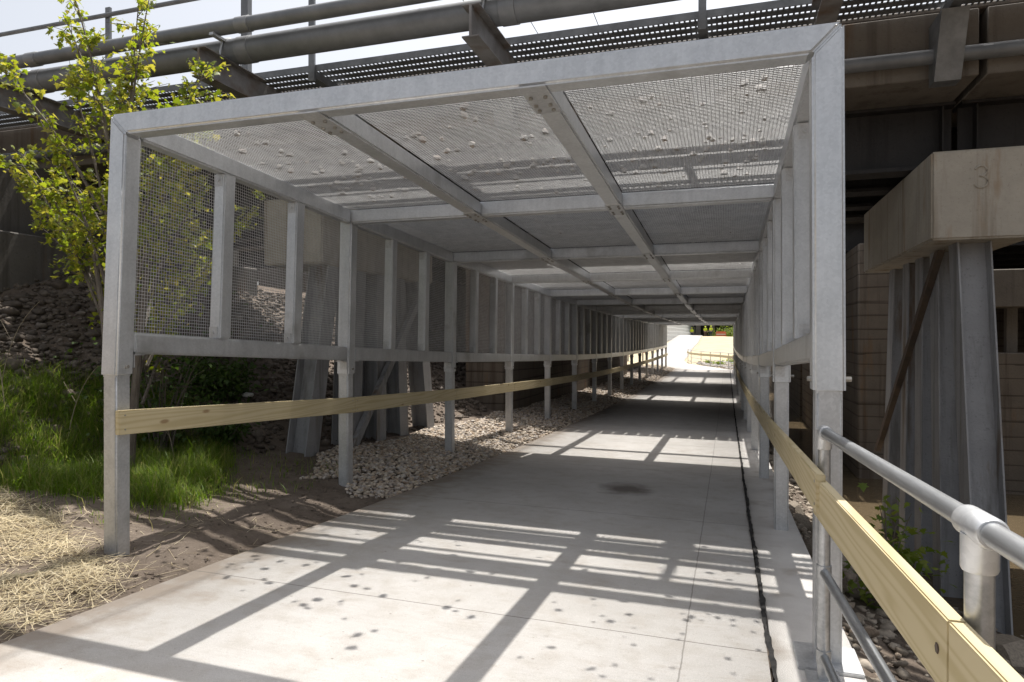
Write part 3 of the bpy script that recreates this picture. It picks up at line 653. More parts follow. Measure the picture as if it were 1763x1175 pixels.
def hpile(mb, xc, yb, yt, zb, zt, w=.31, d=.31, batter=0):
    """H section, flanges in YZ planes either side, web between; battered from yb at the foot to yt at the top"""
    for s in (-1, 1):
        x0, x1 = sorted((xc+s*w/2, xc+s*(w/2-.016)))
        mb.loft([(x0, yb-d/2, zb), (x1, yb-d/2, zb), (x1, yb+d/2, zb), (x0, yb+d/2, zb)], [(x0, yt-d/2, zt), (x1, yt-d/2, zt), (x1, yt+d/2, zt), (x0, yt+d/2, zt)])
    mb.loft([(xc-w/2+.0165, yb-.008, zb), (xc+w/2-.0165, yb-.008, zb), (xc+w/2-.0165, yb+.008, zb), (xc-w/2+.0165, yb+.008, zb)], [(xc-w/2+.0165, yt-.008, zt), (xc+w/2-.0165, yt-.008, zt), (xc+w/2-.0165, yt+.008, zt), (xc-w/2+.0165, yt+.008, zt)])
def steel_pier(label, xa, xb, xp, zfoot, numeral):
    t = thing('bridge_pier', label, 'pier', ((xa+xb)/2, 9.8, zfoot))
    cp = MB().box(xa, xb, 8.0, 11.63, 1.03, 1.945).build('pier_cap', M['cap'], t, .02, 2)
    for k, (yf, yt) in enumerate(((7.72, 8.38), (8.9, 9.1), (9.75, 9.75), (10.6, 10.4), (11.75, 11.2))):
        m = MB(); hpile(m, xp, yf, yt, zfoot, 1.028); m.build('steel_pile', M['pile'], t)
    return t, cp
pr_, capr = steel_pier('bridge pier right of the shelter with stained concrete cap on slanted steel piles', 2.015, 2.95, 2.47, -3.3, True)
MB().loft([(2.24, 11.9, -1.76), (2.31, 11.9, -1.76), (2.31, 12.04, -1.76), (2.24, 12.04, -1.76)], [(2.24, 8.62, 1.0), (2.31, 8.62, 1.0), (2.31, 8.76, 1.0), (2.24, 8.76, 1.0)]).build('diagonal_brace', M['rust'], pr_)
# cast numeral 3 on the cap's end face
n3 = MB()
cx3, cz3 = 2.455, 1.66
for c, r, a0, a1 in (((cx3, cz3+.055), .052, 160, -100), ((cx3, cz3-.055), .060, 100, -160)):
    n3.tube([(c[0]+r*math.cos(math.radians(a0+(a1-a0)*k/12)), 7.996, c[1]+r*math.sin(math.radians(a0+(a1-a0)*k/12))) for k in range(13)], .010, 8)
n3.build('numeral', M['cap'], capr, smooth=True)
pl_, _ = steel_pier('bridge pier left of the shelter, with concrete cap on slanted steel piles standing in gravel', -6.2, -5.25, -5.45, -2.1, False)
MB().loft([(-5.28, 8.55, -1.75), (-5.2, 8.55, -1.75), (-5.2, 8.72, -1.75), (-5.28, 8.72, -1.75)], [(-5.28, 11.2, 1.0), (-5.2, 11.2, 1.0), (-5.2, 11.37, 1.0), (-5.28, 11.37, 1.0)]).build('diagonal_brace', M['pile'], pl_)
for x0, x1, lab in ((-12.5, -9.9, 'dark concrete abutment at the top of the left rubble slope'), (16.5, 20, 'concrete abutment of the near bridge across the creek')):
    ab = thing('abutment', lab, 'abutment', ((x0+x1)/2, 9, 0))
    MB().box(x0, x1, 5.6, 12.6, -1.0 if x0 < 0 else -3.5, 1.55).build('wall', M['abut'], ab, .02, 1)
    MB().box(x0 if x0 < 0 else x0+.5, x1-.5 if x0 < 0 else x1, 5.6, 12.6, 1.553, 2.7).build('backwall', M['abut'], ab, .02, 1)

# bridges further along, with wall piers
def far_bridge(label, ya, yb, zlo, walls):
    t = thing('railway_bridge', label, 'bridge', (0, ya, zlo))
    MB().box(-16, 24, ya, yb, zlo+.65, zlo+1.5).build('deck', M['dconc'], t, .015, 1)
    n = max(3, int((yb-ya)/1.3))
    for k in range(n):
        y = ya+.5+(yb-ya-1)*k/(n-1); MB().box(-16, 24, y-.012, y+.012, zlo+.04, zlo+.648).box(-16, 24, y-.17, y+.17, zlo, zlo+.038).build('girder', M['girder'], t)
    MB().box(-16, 24, ya-.012, ya-.002, zlo+1.45, zlo+1.7).build('edge_plate', M['grating'], t)
    for k in range(8): MB().box(-10+k*3-.04, -10+k*3+.04, ya-.1, ya-.014, zlo+1.2, zlo+2.6).build('railing_post', M['grating'], t)
    MB().tube([(-16, ya-.06, zlo+2.55), (24, ya-.06, zlo+2.55)], .03, 8).build('handrail', M['grating'], t)
    for x0, x1 in walls: MB().box(x0, x1, ya-1.0, yb+.6, -3.6, zlo-.003).build('wall_pier', M['wallc'], t, .03, 1)
    MB().box(-13, -9.7, ya-.4, yb+.4, -2., zlo-.003).build('abutment', M['abut'], t)
    return t
sb = far_bridge('second bridge along the path, just past the gap of sunlight', 16.95, 26.6, 2.05, ((-6.3, -5.3), (2.66, 3.7)))
for k in range(72):
    x = -10+k*.262; MB().box(x, x+.232, 16.25, 16.935, 3.2, 3.38).build('tie', M['rust'], sb)
far_bridge('third bridge along the path, deep inside the tunnel of shade', 28.9, 37.4, 1.9, ((-6.3, -5.3), (2.66, 3.7)))
far_bridge('last bridge along the path, just before the bright exit', 42.4, 47.6, 1.9, ((2.66, 3.7),))
t = thing('retaining_wall', 'dark board marked wall across the creek behind the right pier', 'wall', (7, 16, -3.3))
MB().box(4.5, 12, 15.2, 15.9, -3.6, -.25).build('wall', M['wallc'], t, .02, 1)
for k in range(12): MB().box(4.6+k*.6, 4.78+k*.6, 15.5, 15.65, -.249, .62).build('picket', M['dconc'], t)
MB().box(4.5, 12, 15.15, 15.95, .622, 1.35).build('beam', M['dconc'], t, .02, 1)
t = thing('wall_pier', 'dark wall added far back across the creek to close off a bright gap', 'pier', (9, 26, -3.3))  # added wall, closes the bright gap seen under the second bridge
MB().box(4.2, 14, 25.6, 26.5, -3.6, 2.0).build('wall', M['wallc'], t, .02, 1)
for k, (X, Z, lab) in enumerate(((-4.6, 8., 'thin overhead wire crossing the sky left of the roof beam'), (-3.05, 8., 'thin overhead wire in the sky nearest the pipe bracket'), (-6.1, 8.4, 'thin overhead wire in the sky beside the tall signal post'))):
    t = thing('overhead_wire', lab, 'wire', (X, 50, Z)); MB().tube([(X, 2+98*j/12, Z-.5*math.sin(math.pi*j/12)) for j in range(13)], .009, 6).build('wire', M['girder'], t, smooth=True)

# ------------------------------------------------------------------ loose ground: gravel, rubble, riprap, straw, grass
def scatter(n, x0, x1, y0, y1, keep):
    x = np.random.uniform(x0, x1, n); y = np.random.uniform(y0, y1, n); k = keep(x, y); return x[k], y[k]
def gravel_ok(x, y):
    left = -4.75-.35*np.clip((y-6.9), 0, 1)-.12*np.sin(y*1.7)-np.clip(y-7.5, 0, 1.2)*.15
    front = 6.55+.25*np.sin(x*7)-(x+3.5)*.18
    return (x < -3.46) & (x > left) & (y > front)
parts = []
x, y = scatter(9500, -5.7, -3.44, 6.2, 12, gravel_ok); s = np.random.uniform(.016, .036, len(x)); parts.append(stones(np.stack([x, y, T(x, y)+s*.35+np.random.uniform(0, .02, len(x))], 1), s))
x, y = scatter(8500, -6.0, -3.44, 12, 24, gravel_ok); s = np.random.uniform(.022, .042, len(x)); parts.append(stones(np.stack([x, y, T(x, y)+s*.4], 1), s))
x, y = scatter(6500, -6.0, -3.44, 24, 50, gravel_ok); s = np.random.uniform(.03, .055, len(x)); parts.append(stones(np.stack([x, y, T(x, y)+s*.4], 1), s))
V, F = cat_mesh(parts); tag(np_mesh('gravel_bed', V, F, M['gravel'], smooth=True), 'bed of rounded tan river gravel along the left side of the path', 'gravel', kind='stuff')
parts = []
x, y = scatter(16000, -10.2, -5.4, 3.2, 16, lambda x, y: x < -5.75-np.clip(8.2-y, 0, 1.4)*.65-np.clip(4.5-y, 0, 6)*.6+np.random.normal(0, .25, len(x)))
s = np.abs(np.random.normal(0, .03, len(x)))+.014; parts.append(stones(np.stack([x, y, T(x, y)+s*.2], 1), s, jit=.35))
x, y = scatter(110, -9.8, -6.1, 3.6, 8, lambda x, y: x < -6-np.clip(8.2-y, 0, 1.4)*.65-np.clip(4.5-y, 0, 6)*.6); s = np.random.uniform(.06, .15, len(x)); parts.append(stones(np.stack([x, y, T(x, y)+s*.1], 1), s, ICO2, .16))
x, y = scatter(6000, -10, -5.6, 16, 48, lambda x, y: x < 0); s = np.random.uniform(.04, .1, len(x)); parts.append(stones(np.stack([x, y, T(x, y)+s*.2], 1), s, jit=.3))
V, F = cat_mesh(parts); tag(np_mesh('slope_rubble', V, F, M['rubble']), 'broken stone and rubble covering the embankment left of the shelter', 'rubble', kind='stuff')
parts = []
x, y = scatter(7500, .68, 5.2, .2, 14, lambda x, y: x > .68); s = np.abs(np.random.normal(0, .028, len(x)))+.012; parts.append(stones(np.stack([x, y, T(x, y)+s*.3], 1), s, jit=.4))
x, y = scatter(2500, .68, 6, 14, 48, lambda x, y: x > .68); s = np.random.uniform(.05, .16, len(x)); parts.append(stones(np.stack([x, y, T(x, y)+s*.3], 1), s, jit=.25))
V, F = cat_mesh(parts); tag(np_mesh('riprap_chips', V, F, M['riprap']), 'small broken stone filling the bank between the boulders right of the path', 'stone chips', kind='stuff')
BM = []
for k in range(7):
    V, F = angular_rock(100+k, 11, ICO3); me = bpy.data.meshes.new('riprap_boulder'); me.from_pydata(V.tolist(), [], F.tolist()); me.materials.append(M['riprap']); BM.append(me)
placed = []
def boulder(x, y, s):
    o = bpy.data.objects.new('riprap_boulder', rr.choice(BM)); C.objects.link(o)
    o.location = (x, y, float(T(x, y))+s*.22); o.scale = (s, s*rr.uniform(.8, 1.1), s*rr.uniform(.8, 1.1)); o.rotation_euler = (rr.uniform(-.3, .3), rr.uniform(-.3, .3), rr.uniform(0, 6.3))
    tag(o, 'grey limestone boulder on the stony bank right of the path', 'boulder', 'boulders on the right bank')
tries = 0
while len(placed) < 150 and tries < 5000:
    tries += 1; y = rr.uniform(.4, 11); x = rr.uniform(.82, 4.2); s = rr.uniform(.1, .24) if rr.random() < .7 else rr.uniform(.24, .36)
    if x-s*.9 < .66 or (abs(x-2.47) < .3+s*.6 and abs(y-8) < .4+s): continue
    if any((a-x)**2+(b-y)**2 < (c+s)**2*.5 for a, b, c in placed): continue
    placed.append((x, y, s)); boulder(x, y, s)

def inpoly(x, y, poly):
    c = np.zeros(len(x), bool); j = len(poly)-1
    for i in range(len(poly)):
        (xi, yi), (xj, yj) = poly[i], poly[j]; hit = ((yi > y) != (yj > y)) & (x < (xj-xi)*(y-yi)/(yj-yi+1e-12)+xi); c ^= hit; j = i
    return c
def blades(P, length, width, bend, m, name, lie=False):
    """three-segment tapered blades; lie=True lays them flat (straw)"""
    n = len(P); a = np.random.uniform(0, 2*np.pi, n); d = np.stack([np.cos(a), np.sin(a), 0*a], 1); sd = np.stack([-np.sin(a), np.cos(a), 0*a], 1)
    V = []
    for k, t in enumerate((0, .35, .7, 1.)):
        if lie: c = P+d*(length*(t-.5))[:, None]+np.stack([0*a, 0*a, bend*(t-.5)+.0*a], 1)
        else: c = P+d*(length*bend*t*t)[:, None]+np.stack([0*a, 0*a, length*(t-.45*bend*t*t)], 1)
        wd = width*(1-.85*t if not lie else 1.); V += [c-sd*wd[:, None], c+sd*wd[:, None]]
    V = np.stack(V, 1).reshape(-1, 3); q = np.array([[0, 1, 3, 2], [2, 3, 5, 4], [4, 5, 7, 6]]); F = (np.arange(n)[:, None, None]*8+q).reshape(-1, 4)
    return np_mesh(name, V, F, m)
gpoly = [(-8.6, 5.2), (-7.6, 4.0), (-6.5, 4.45), (-5.7, 4.5), (-5.08, 4.6), (-4.62, 4.95), (-4.75, 5.4), (-5.3, 6.2), (-5.9, 6.9), (-6.5, 7.45), (-7.1, 7.5), (-7.7, 7.1), (-8.1, 6.7), (-8.2, 6.0)]
x = np.random.uniform(-8.7, -4.5, 70000); y = np.random.uniform(3.8, 7.7, 70000); k = inpoly(x+np.random.normal(0, .08, len(x)), y+np.random.normal(0, .08, len(x)), gpoly)
k &= np.random.uniform(0, 1, len(x)) < np.clip(1.25-.45*np.sin(x*2.3+y*1.1)*np.sin(y*2.9-x), .35, 1)
cl = np.sin(x*6.3+np.sin(y*4))*np.sin(y*5.1+x*2); k &= (cl+np.random.normal(0, .5, len(x)) > -.9); x, y = x[k], y[k]; ln = np.random.uniform(.10, .33, len(x))*(1+.35*cl[k])
xs_ = np.random.uniform(-7.5, -4.3, 1500); ys_ = np.random.uniform(4.0, 7.5, 1500); x = np.r_[x, xs_]; y = np.r_[y, ys_]; ln = np.r_[ln, np.random.uniform(.06, .2, 1500)]
tag(blades(np.stack([x, y, T(x, y)-.01], 1), ln, np.random.choice([.0022, .0035, .0065], len(x), p=[.4, .45, .15]), np.random.uniform(.2, 1.15, len(x)), M['grass'], 'grass'), 'lush green grass tuft at the foot of the left bank', 'grass', kind='stuff')
spoly = [(-9, 4.6), (-6.0, 4.2), (-5.3, 4.12), (-4.6, 3.78), (-3.85, 3.5), (-3.6, 3.2), (-3.56, 2.2), (-3.7, .5), (-9, .5)]
x = np.random.uniform(-9, -3.4, 60000); y = np.random.uniform(.5, 4.7, 60000); k = inpoly(x+np.random.normal(0, .07, len(x)), y+np.random.normal(0, .07, len(x)), spoly)
cl = np.sin(x*3.1+y)*np.sin(y*3.7-x*1.3)+.6*np.sin(x*7.7)*np.sin(y*8.3); k &= (cl+np.random.normal(0, .45, len(x)) > -.75); x, y = x[k], y[k]
thick = .035*(1+cl[k]).clip(0, 2)
xs_ = np.random.uniform(-5.6, -3.4, 420); ys_ = np.random.uniform(2.2, 5.2, 420); x = np.r_[x, xs_]; y = np.r_[y, ys_]; thick = np.r_[thick, np.zeros(420)]
o = blades(np.stack([x, y, T(x, y)+bumps(x, y)*1.5+.006+thick*np.random.uniform(0, 1, len(x))], 1), np.random.uniform(.06, .26, len(x)), np.random.uniform(.0010, .0021, len(x)), np.random.normal(0, .025, len(x)), M['straw'], 'straw_mulch', True)
tag(o, 'loose pale straw mulch spread over soil left of the path', 'straw', kind='stuff')
# clods and pebbles on the bare soil
x = np.random.uniform(-6, -3.4, 1700); y = np.random.uniform(2.5, 7.5, 1700); s = np.abs(np.random.normal(0, .007, len(x)))+.003
V, F = stones(np.stack([x, y, T(x, y)+bumps(x, y)*1.5+s*.2], 1), s, jit=.3)
tag(np_mesh('soil_clods', V, F, M['soil']), 'crumbly soil clods on the bare strip beside the path', 'soil', kind='stuff')

# ------------------------------------------------------------------ plants
def leaf_shape(lobes):
    """flat lobed leaf, stem at the origin, tip along +y, unit length"""
    if lobes:
        pts = [(0, 0), (.16, .07), (.42, -.02), (.30, .20), (.56, .36), (.30, .44), (.22, .62), (0, 1.0)]
        pts = pts+[(-a, b) for a, b in pts[-2:0:-1]]
    else:
        pts = [(0, 0), (.16, .2), (.24, .45), (.17, .75), (0, 1), (-.17, .75), (-.24, .45), (-.16, .2)]
    V = [(0, .36, .0)]+[(a, b, -.22*abs(a)-.12*b*b) for a, b in pts]; n = len(pts)
    return np.array(V), np.array([(0, 1+i, 1+(i+1) % n) for i in range(n)])
def leaves(P, size, shape, m, name, parent, droop=.6):
    V0, F0 = shape; n = len(P); k = len(V0)
    az = np.random.uniform(0, 2*np.pi, n); pt = np.random.normal(-droop, .45, n); rl = np.random.normal(0, .5, n)
    V = V0[None]*np.asarray(size)[:, None, None]
    c, s = np.cos(rl)[:, None], np.sin(rl)[:, None]; V = np.stack([V[..., 0]*c+V[..., 2]*s, V[..., 1], -V[..., 0]*s+V[..., 2]*c], -1)
    c, s = np.cos(pt)[:, None], np.sin(pt)[:, None]; V = np.stack([V[..., 0], V[..., 1]*c-V[..., 2]*s, V[..., 1]*s+V[..., 2]*c], -1)
    c, s = np.cos(az)[:, None], np.sin(az)[:, None]; V = np.stack([V[..., 0]*c-V[..., 1]*s, V[..., 0]*s+V[..., 1]*c, V[..., 2]], -1)
    V = V+np.asarray(P)[:, None]; F = (np.arange(n)[:, None, None]*k+F0).reshape(-1, 3)
    return np_mesh(name, V.reshape(-1, 3), F, m, parent)
def bez(a, b, c, n): 
    t = np.linspace(0, 1, n)[:, None]; return (1-t)**2*np.array(a)+2*t*(1-t)*np.array(b)+t*t*np.array(c)
# young maple behind the shelter's front left post: limb tips fan up and out
TB = np.array([-5.92, 5.4, float(T(-5.92, 5.4))])
tree = thing('maple_tree', 'young maple with pale green spring leaves behind the front left post', 'tree', tuple(TB))
trunk = MB(); LP = []; LS = []
tips = [(-8.25, 5.55, 2.3), (-7.7, 5.3, 3.1), (-6.95, 5.6, 3.55), (-6.45, 5.3, 3.6), (-6.0, 5.7, 3.6), (-5.45, 5.3, 3.35), (-4.95, 5.55, 2.75), (-4.75, 5.3, 2.2), (-5.05, 5.9, 2.0), (-6.6, 6.0, 2.3), (-7.3, 5.4, 1.9),
        (-4.95, 5.6, 2.5), (-5.2, 5.8, 2.9), (-5.5, 6.1, 2.2), (-5.6, 6.2, 1.3), (-4.8, 6.3, 1.6), (-5.6, 5.1, 2.4), (-6.2, 5.6, 1.7), (-6.5, 5.3, 2.75), (-6.9, 5.3, 2.3), (-7.6, 5.6, 2.1), (-8.9, 6.9, 2.1), (-9.8, 7.4, 1.75), (-8.9, 7.5, 1.35), (-8.3, 7.4, 2.2), (-9.3, 7.2, 2.6), (-7.7, 7.5, 1.3), (-7.2, 7.4, 1.9), (-6.9, 7.3, .9), (-6.2, 7.2, 1.5), (-7.9, 7.3, .75)]
for k in range(3):
    b0 = TB+np.array([.04*(k-1), .03*k, -.05]); tp = TB+np.array([(k-1)*.3-.05, .1*k, 2.3+.25*k]); pts = bez(b0, (b0+tp)/2+np.array([(k-1)*-.05, 0, .2]), tp, 8)
    trunk.tube(pts.tolist(), np.linspace(.05, .022, 8).tolist(), 8)
for t_ in tips:
    t_ = np.array(t_); f = np.clip((t_[2]-TB[2])/4.7*.62, .3, .62); root = TB+np.array([(t_[0]-TB[0])*.12, (t_[1]-TB[1])*.2, (t_[2]-TB[2])*f])
    mid = (root+t_)/2+np.array([(root[0]-t_[0])*.12, 0, .12]); pts = bez(root, mid, t_, 14); trunk.tube(pts.tolist(), np.linspace(.02, .004, 14).tolist(), 6)
    up = t_[2] > 1.5
    for j in range(20):
        u = random.uniform(.25, 1.); p = bez(root, mid, t_, 50)[int(u*49)]
        d = np.array([random.gauss(0, 1), random.gauss(0, .7), random.gauss(.5 if up else .1, .6)]); d /= np.linalg.norm(d); l = random.uniform(.12, .5)*(1.15-u*.6); e = p+d*l
        trunk.tube([p.tolist(), ((p+e)/2+np.array([0, 0, .02])).tolist(), e.tolist()], [.005, .0035, .002], 5)
        for q in range(random.randint(11, 18)):
            h = random.random()**.7; LP.append(p+(e-p)*h+np.random.normal(0, .035, 3)); LS.append(random.choice((random.uniform(.03, .055), random.uniform(.05, .085))))
LP = np.array(LP); LS = np.array(LS); ok = ((LP[:, 1] < 6.3) | ((LP[:, 2] < 2.7) & (LP[:, 1] < 7.8))) & ((LP[:, 0] < -4.32) | (LP[:, 2] > 1.75)) & (LP[:, 0] < -4.05)
trunk.build('trunk', M['bark'], tree, smooth=True)
leaves(LP[ok], LS[ok], leaf_shape(True), M['leaf'], 'crown', tree)
def shrub(label, x, y, rx_, ry_, rz_, n, m, size, lobes=False, group=None):
    z = float(T(x, y)); t = thing('shrub', label, 'shrub', (x, y, z), group); st = MB(); P = []
    for k in range(16):
        a = random.uniform(0, 6.28); e = np.array([x+math.cos(a)*rx_*random.uniform(.3, 1), y+math.sin(a)*ry_*random.uniform(.3, 1), z+rz_*random.uniform(.35, 1)])
        b = np.array([x+random.gauss(0, .05), y+random.gauss(0, .05), z-.03]); pts = bez(b, (b+e)/2+np.array([0, 0, rz_*.2]), e, 7); st.tube(pts.tolist(), np.linspace(.012, .003, 7).tolist(), 5)
        for q in range(n//16): u = random.uniform(.25, 1); P.append(pts[int(u*6)]+np.random.normal(0, .16*rz_, 3)*np.array([1, 1, .7]))
    st.build('stem', M['bark'], t, smooth=True); P = np.array(P); P[:, 2] = np.maximum(P[:, 2], z+.02)
    leaves(P, np.random.uniform(size*.7, size*1.2, len(P)), leaf_shape(lobes), m, 'foliage', t, .4)
shrub('dark green shrub on the rubble slope seen under the bottom rail', -6.9, 7.9, .75, .6, .75, 1500, M['bushleaf'], .085)
shrub('low dark shrub at the back of the grass beside the slanted piles', -6.3, 7.35, .5, .4, .5, 800, M['bushleaf'], .075)
shrub('leafy dark sapling against the side mesh behind the first mullions', -6.6, 6.6, .8, .5, 2.3, 1100, M['bushleaf'], .06, True)
shrub('bright green weed growing from the stones beside the right pier', 1.36, 6.75,   .25, .2, 1.05, 430, M['weedleaf'], .085, True)
for k, (x, y, l, lean) in enumerate(((-6.9, 5.6, .9, .5), (-7.4, 5.3, 1.1, -.3), (-6.4, 5.7, .7, .3), (-7.9, 5.6, 1.0, .6), (-6.1, 6.3, .6, -.4))):
    z = float(T(x, y)); lab = ['bare dead stalk bending right above the grass', 'tall dry stalk leaning left on the rubble slope', 'short dry stalk nearest the front left post', 'long dead stalk arching at the left edge of the slope', 'thin dead stalk under the bottom rail'][k]
    s_ = thing('dead_stalk', lab, 'dead plant', (x, y, z)); e = (x+lean*l, y, z+l)
    MB().tube(bez((x, y, z-.02), (x+lean*l*.2, y, z+l*.7), e, 9).tolist(), np.linspace(.006, .002, 9).tolist(), 5).build('stem', M['twig'], s_)
    MB().tube([(x+lean*l*.3, y, z+l*.55), (x+lean*l*.3-.18, y, z+l*.8)], .002, 5).build('side_twig', M['twig'], s_)
# crumpled white litter on the slope
V, F = stones(np.array([[-6.7, 8.3, float(T(-6.7, 8.3))+.06]]), np.array([.09]), ICO2, .25, .5)
tag(np_mesh('litter', V, F, mat('white_plastic', (.75, .75, .73))), 'scrap of white litter on the dark rubble slope', 'litter')

# ------------------------------------------------------------------ beyond the exit
fr = thing('pipe_railing', 'distant pipe railing with a pine board curving along the path past the exit', 'railing', (-.6, 52, G(52)))
fpts = [(.55, 48.9), (.12, 50.6), (-.47, 53.1), (-1.23, 55.15), (-2.01, 57.4), (-2.98, 61.3), (-3.5, 66)]
for x, y in fpts: MB().tube([(x, y, G(y)-.1), (x, y, G(y)+1.12)], .03, 8).build('post', M['pipe'], fr, smooth=True)
for nm, h in (('handrail', 1.12), ('mid_rail', .5), ('lower_rail', .12)): MB().tube([(x, y, G(y)+h) for x, y in fpts], .024, 8).build(nm, M['pipe'], fr, smooth=True)
for (xa, ya), (xb, yb) in zip(fpts[:-1], fpts[1:]): board('rail_board', ((xa-.09, ya, G(ya)+.86), (xb-.09, yb, G(yb)+.86)), .039, .18, fr, M['wood'])
white = mat('white_block', (.52, .52, .5), (.62, .62, .6), 3, .8)
bw = thing('block_wall', 'stepped white concrete block retaining wall left of the rising path', 'wall', (-9.5, 78, -1.5))
for k in range(9):
    b = MB(); z0 = -1.9+k*.5; P0 = Vector((-7.35-k*.12, 80)); P1 = Vector((-4.3-k*.12, 118)); n = 24; d = (P1-P0)/n; u = d.normalized(); nn = Vector((-u.y, u.x))
    for j in range(n):
        A = P0+d*(j+.5*(k % 2)); B = A+d*.985; q = [A, B, B+nn*.7, A+nn*.7]
        b.loft([(p.x, p.y, z0) for p in q], [(p.x, p.y, z0+.485) for p in q])
    b.build('course', white, bw, .03, 1)
ob = thing('road_bridge', 'distant road overpass with a dark backdrop for the shade under it at the top of the hill', 'bridge', (-4, 118, .7))
MB().box(-30, 30, 112, 124, 4.4, 6.0).build('deck', M['abut'], ob); MB().box(-30, 30, 124.2, 124.8, .4, 4.4).build('shade_backdrop', M['girder'], ob)  # near-black backdrop behind the deck stands in for the shade beneath it
for x in (-9, -6.4, -4.4, -2.2, 6): MB().box(x-.35, x+.35, 113, 114, .3, 4.398).build('column', M['dconc'], ob)
for k, (x, y, h, lab) in enumerate(((.6, 107, 1.6, 'green bush right of the orange barrier at the tunnel exit'), (4.5, 109, 2.4, 'large green bush on the far hill at the right'), (-.9, 110, 1.2, 'small bush behind the orange barrier'))):
    z = G(y); t = thing('bush', lab, 'bush', (x, y, z)); P = np.random.normal(0, .45, (700, 3))*np.array([h*1.3, h, h*.7])+np.array([x, y, z+h*.5]); P[:, 2] = np.maximum(P[:, 2], z)
    MB().tube([(x, y, z-.2), (x, y, z+h*.5)], .06, 6).build('trunk', M['bark'], t); leaves(P, np.random.uniform(.18, .3, len(P)), leaf_shape(False), M['weedleaf'], 'crown', t)
for k, (x, y, s) in enumerate(((1.2, 62, .6), (-.6, 60, .5), (.4, 66, .7), (-1.5, 63, .45))):
    z = float(T(x, y)); t = thing('shrub', ['green clump behind the far railing, farthest right', 'green clump behind the middle of the far railing', 'green clump behind the far railing, on the higher bank', 'small green clump near the bend of the far railing'][k], 'shrub', (x, y, z))
    P = np.random.normal(0, .45, (350, 3))*np.array([s, s, s*.5])+np.array([x, y, z+s*.3]); P[:, 2] = np.maximum(P[:, 2], z); MB().tube([(x, y, z-.1), (x, y, z+s*.4)], .03, 6).build('stem', M['bark'], t); leaves(P, np.random.uniform(.12, .2, len(P)), leaf_shape(False), M['weedleaf'], 'foliage', t)
x, y = scatter(700, -2.5, 3, 53, 66, lambda x, y: x > off(y)+1.0); s = np.random.uniform(.06, .2, len(x)); V, F = stones(np.stack([x, y, T(x, y)+s*.3], 1), s, jit=.25)
tag(np_mesh('far_rubble', V, F, M['ballast']), 'pale rubble strip behind the far railing', 'rubble', kind='stuff')
orange = mat('orange_plastic', (.55, .12, .04), (.42, .09, .035), 4, .55)
bar = thing('barrier', 'orange plastic barrier on top of the far hill', 'barrier', (-.8, 103.5, G(103.5)))
b = MB(); b.loft([(-1.6, 103.2, G(103)-.1), (-.05, 103.2, G(103)-.1), (-.05, 103.8, G(103)-.1), (-1.6, 103.8, G(103)-.1)], [(-1.5, 103.4, G(103)+.72), (-.15, 103.4, G(103)+.72), (-.15, 103.6, G(103)+.72), (-1.5, 103.6, G(103)+.72)]); b.build('body', orange, bar, .05)
MB().box(-1.45, -.2, 103.2, 103.33, G(103)+.25, G(103)+.36).build('stripe', white, bar)
b2 = thing('barrier', 'orange barrier glimpsed under the left bottom rail near the exit', 'barrier', (-7.2, 56, G(56)))
MB().loft([(-8, 55.8, -1.1), (-6.3, 55.8, -1.1), (-6.3, 56.3, -1.1), (-8, 56.3, -1.1)], [(-7.9, 55.95, -.55), (-6.4, 55.95, -.55), (-6.4, 56.15, -.55), (-7.9, 56.15, -.55)]).build('body', orange, b2, .03)
MB().box(-7.8, -7.7, 55.98, 56.1, -2.4, -1.1).box(-6.6, -6.5, 55.98, 56.1, -2.4, -1.1).build('leg', M['conduit'], b2)
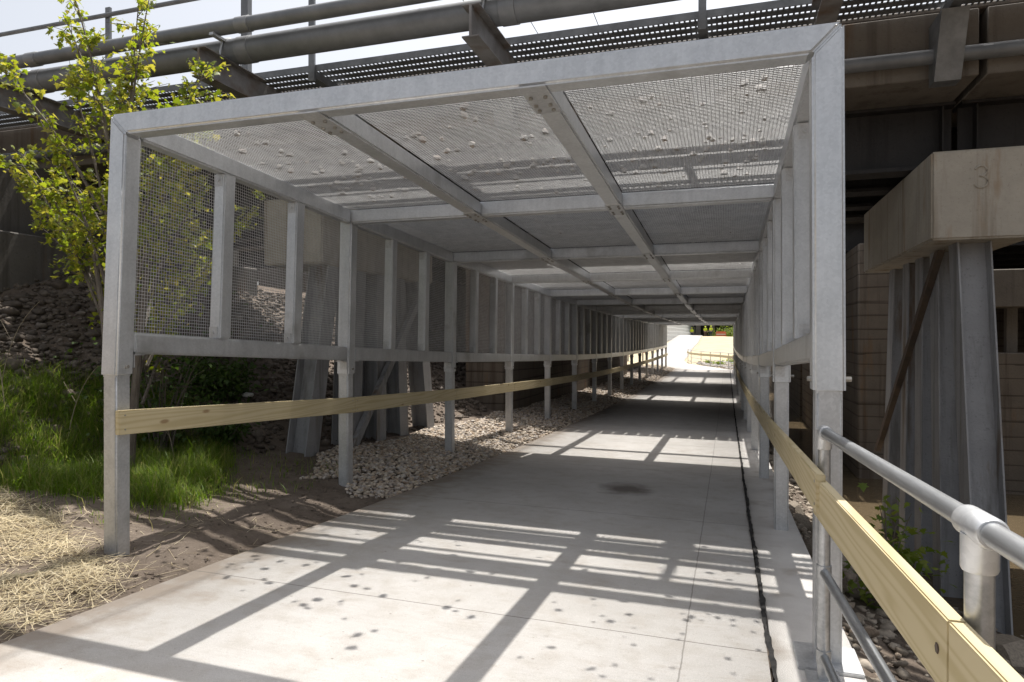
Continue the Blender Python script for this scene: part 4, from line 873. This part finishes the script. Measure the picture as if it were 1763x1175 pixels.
def worker(label, x, y, face, jeans):
    """one continuous figure grown from a skinned skeleton, with vest, trousers and helmet as children"""
    z = G(y); t = thing('person', label, 'person', (x, y, z))
    J = {'p': (0, 0, .95), 'c': (0, 0, 1.25), 'n': (0, 0, 1.48), 'h': (0, 0, 1.6), 'ht': (0, -.01, 1.72), 'ls': (-.19, 0, 1.42), 'le': (-.26, -.05, 1.13), 'lw': (-.2, -.22, .98), 'lh': (-.18, -.3, .95),
         'rs': (.19, 0, 1.42), 're': (.27, -.02, 1.13), 'rw': (.24, -.16, .93), 'rh': (.23, -.23, .87), 'lk': (-.12, -.03, .5), 'la': (-.13, .02, .08), 'lt': (-.14, -.16, .04), 'rk': (.13, .02, .5), 'ra': (.14, .05, .08), 'rt': (.16, -.13, .04), 'lp': (-.1, 0, .88), 'rp': (.1, 0, .88)}
    R = {'p': .15, 'c': .15, 'n': .06, 'h': .095, 'ht': .09, 'ls': .07, 'le': .05, 'lw': .035, 'lh': .035, 'rs': .07, 're': .05, 'rw': .035, 'rh': .035, 'lk': .065, 'la': .045, 'lt': .045, 'rk': .065, 'ra': .045, 'rt': .045, 'lp': .1, 'rp': .1}
    E = ['pc', 'cn', 'nh', 'h-ht', 'c-ls', 'ls-le', 'le-lw', 'lw-lh', 'c-rs', 'rs-re', 're-rw', 'rw-rh', 'p-lp', 'lp-lk', 'lk-la', 'la-lt', 'p-rp', 'rp-rk', 'rk-ra', 'ra-rt']
    E = [tuple(e.split('-')) if '-' in e else (e[0], e[1]) for e in E]; ks = list(J); cf, sf = math.cos(face), math.sin(face)
    me = bpy.data.meshes.new('body'); me.from_pydata([(J[k][0]*cf-J[k][1]*sf, J[k][0]*sf+J[k][1]*cf, J[k][2]) for k in ks], [(ks.index(a), ks.index(b)) for a, b in E], [])
    o = link('body', me, mat('skin', (.5, .32, .24)), t); md = o.modifiers.new('skin', 'SKIN')
    for i, k in enumerate(ks): me.skin_vertices[0].data[i].radius = (R[k], R[k]); me.skin_vertices[0].data[i].use_root = (k == 'p')
    o.modifiers.new('sub', 'SUBSURF').levels = 1
    def cloth(nm, keys, edges, grow, m):
        me = bpy.data.meshes.new(nm); me.from_pydata([(J[k][0]*cf-J[k][1]*sf, J[k][0]*sf+J[k][1]*cf, J[k][2]) for k in keys], [(keys.index(a), keys.index(b)) for a, b in edges], [])
        q = link(nm, me, m, t); q.modifiers.new('skin', 'SKIN')
        for i, k in enumerate(keys): me.skin_vertices[0].data[i].radius = (R[k]+grow, R[k]+grow); me.skin_vertices[0].data[i].use_root = (i == 0)
        q.modifiers.new('sub', 'SUBSURF').levels = 1
    cloth('vest', ['p', 'c', 'ls', 'le', 'rs', 're'], [('p', 'c'), ('c', 'ls'), ('ls', 'le'), ('c', 'rs'), ('rs', 're')], .025, HV)
    cloth('trousers', ['p', 'lp', 'lk', 'la', 'rp', 'rk', 'ra'], [('p', 'lp'), ('lp', 'lk'), ('lk', 'la'), ('p', 'rp'), ('rp', 'rk'), ('rk', 'ra')], .018, jeans)
    MB().tube([(x, y, z+1.68), (x, y, z+1.7), (x, y, z+1.76), (x, y, z+1.82)], [.15, .13, .12, .05], 14).build('helmet', HV, t, smooth=True)
HV = mat('hi_vis_yellow', (.62, .75, .03)); jn = mat('navy_trousers', (.04, .05, .08)); jn2 = mat('brown_trousers', (.12, .07, .05))
worker('worker in yellow vest standing left of the pair on the far hill', -3.15, 108, .5, jn2)
worker('worker in yellow vest bending beside the orange barrier', -2.3, 107, -.6, jn)
worker('worker in yellow vest behind the white block wall', -5.3, 111, .2, jn)
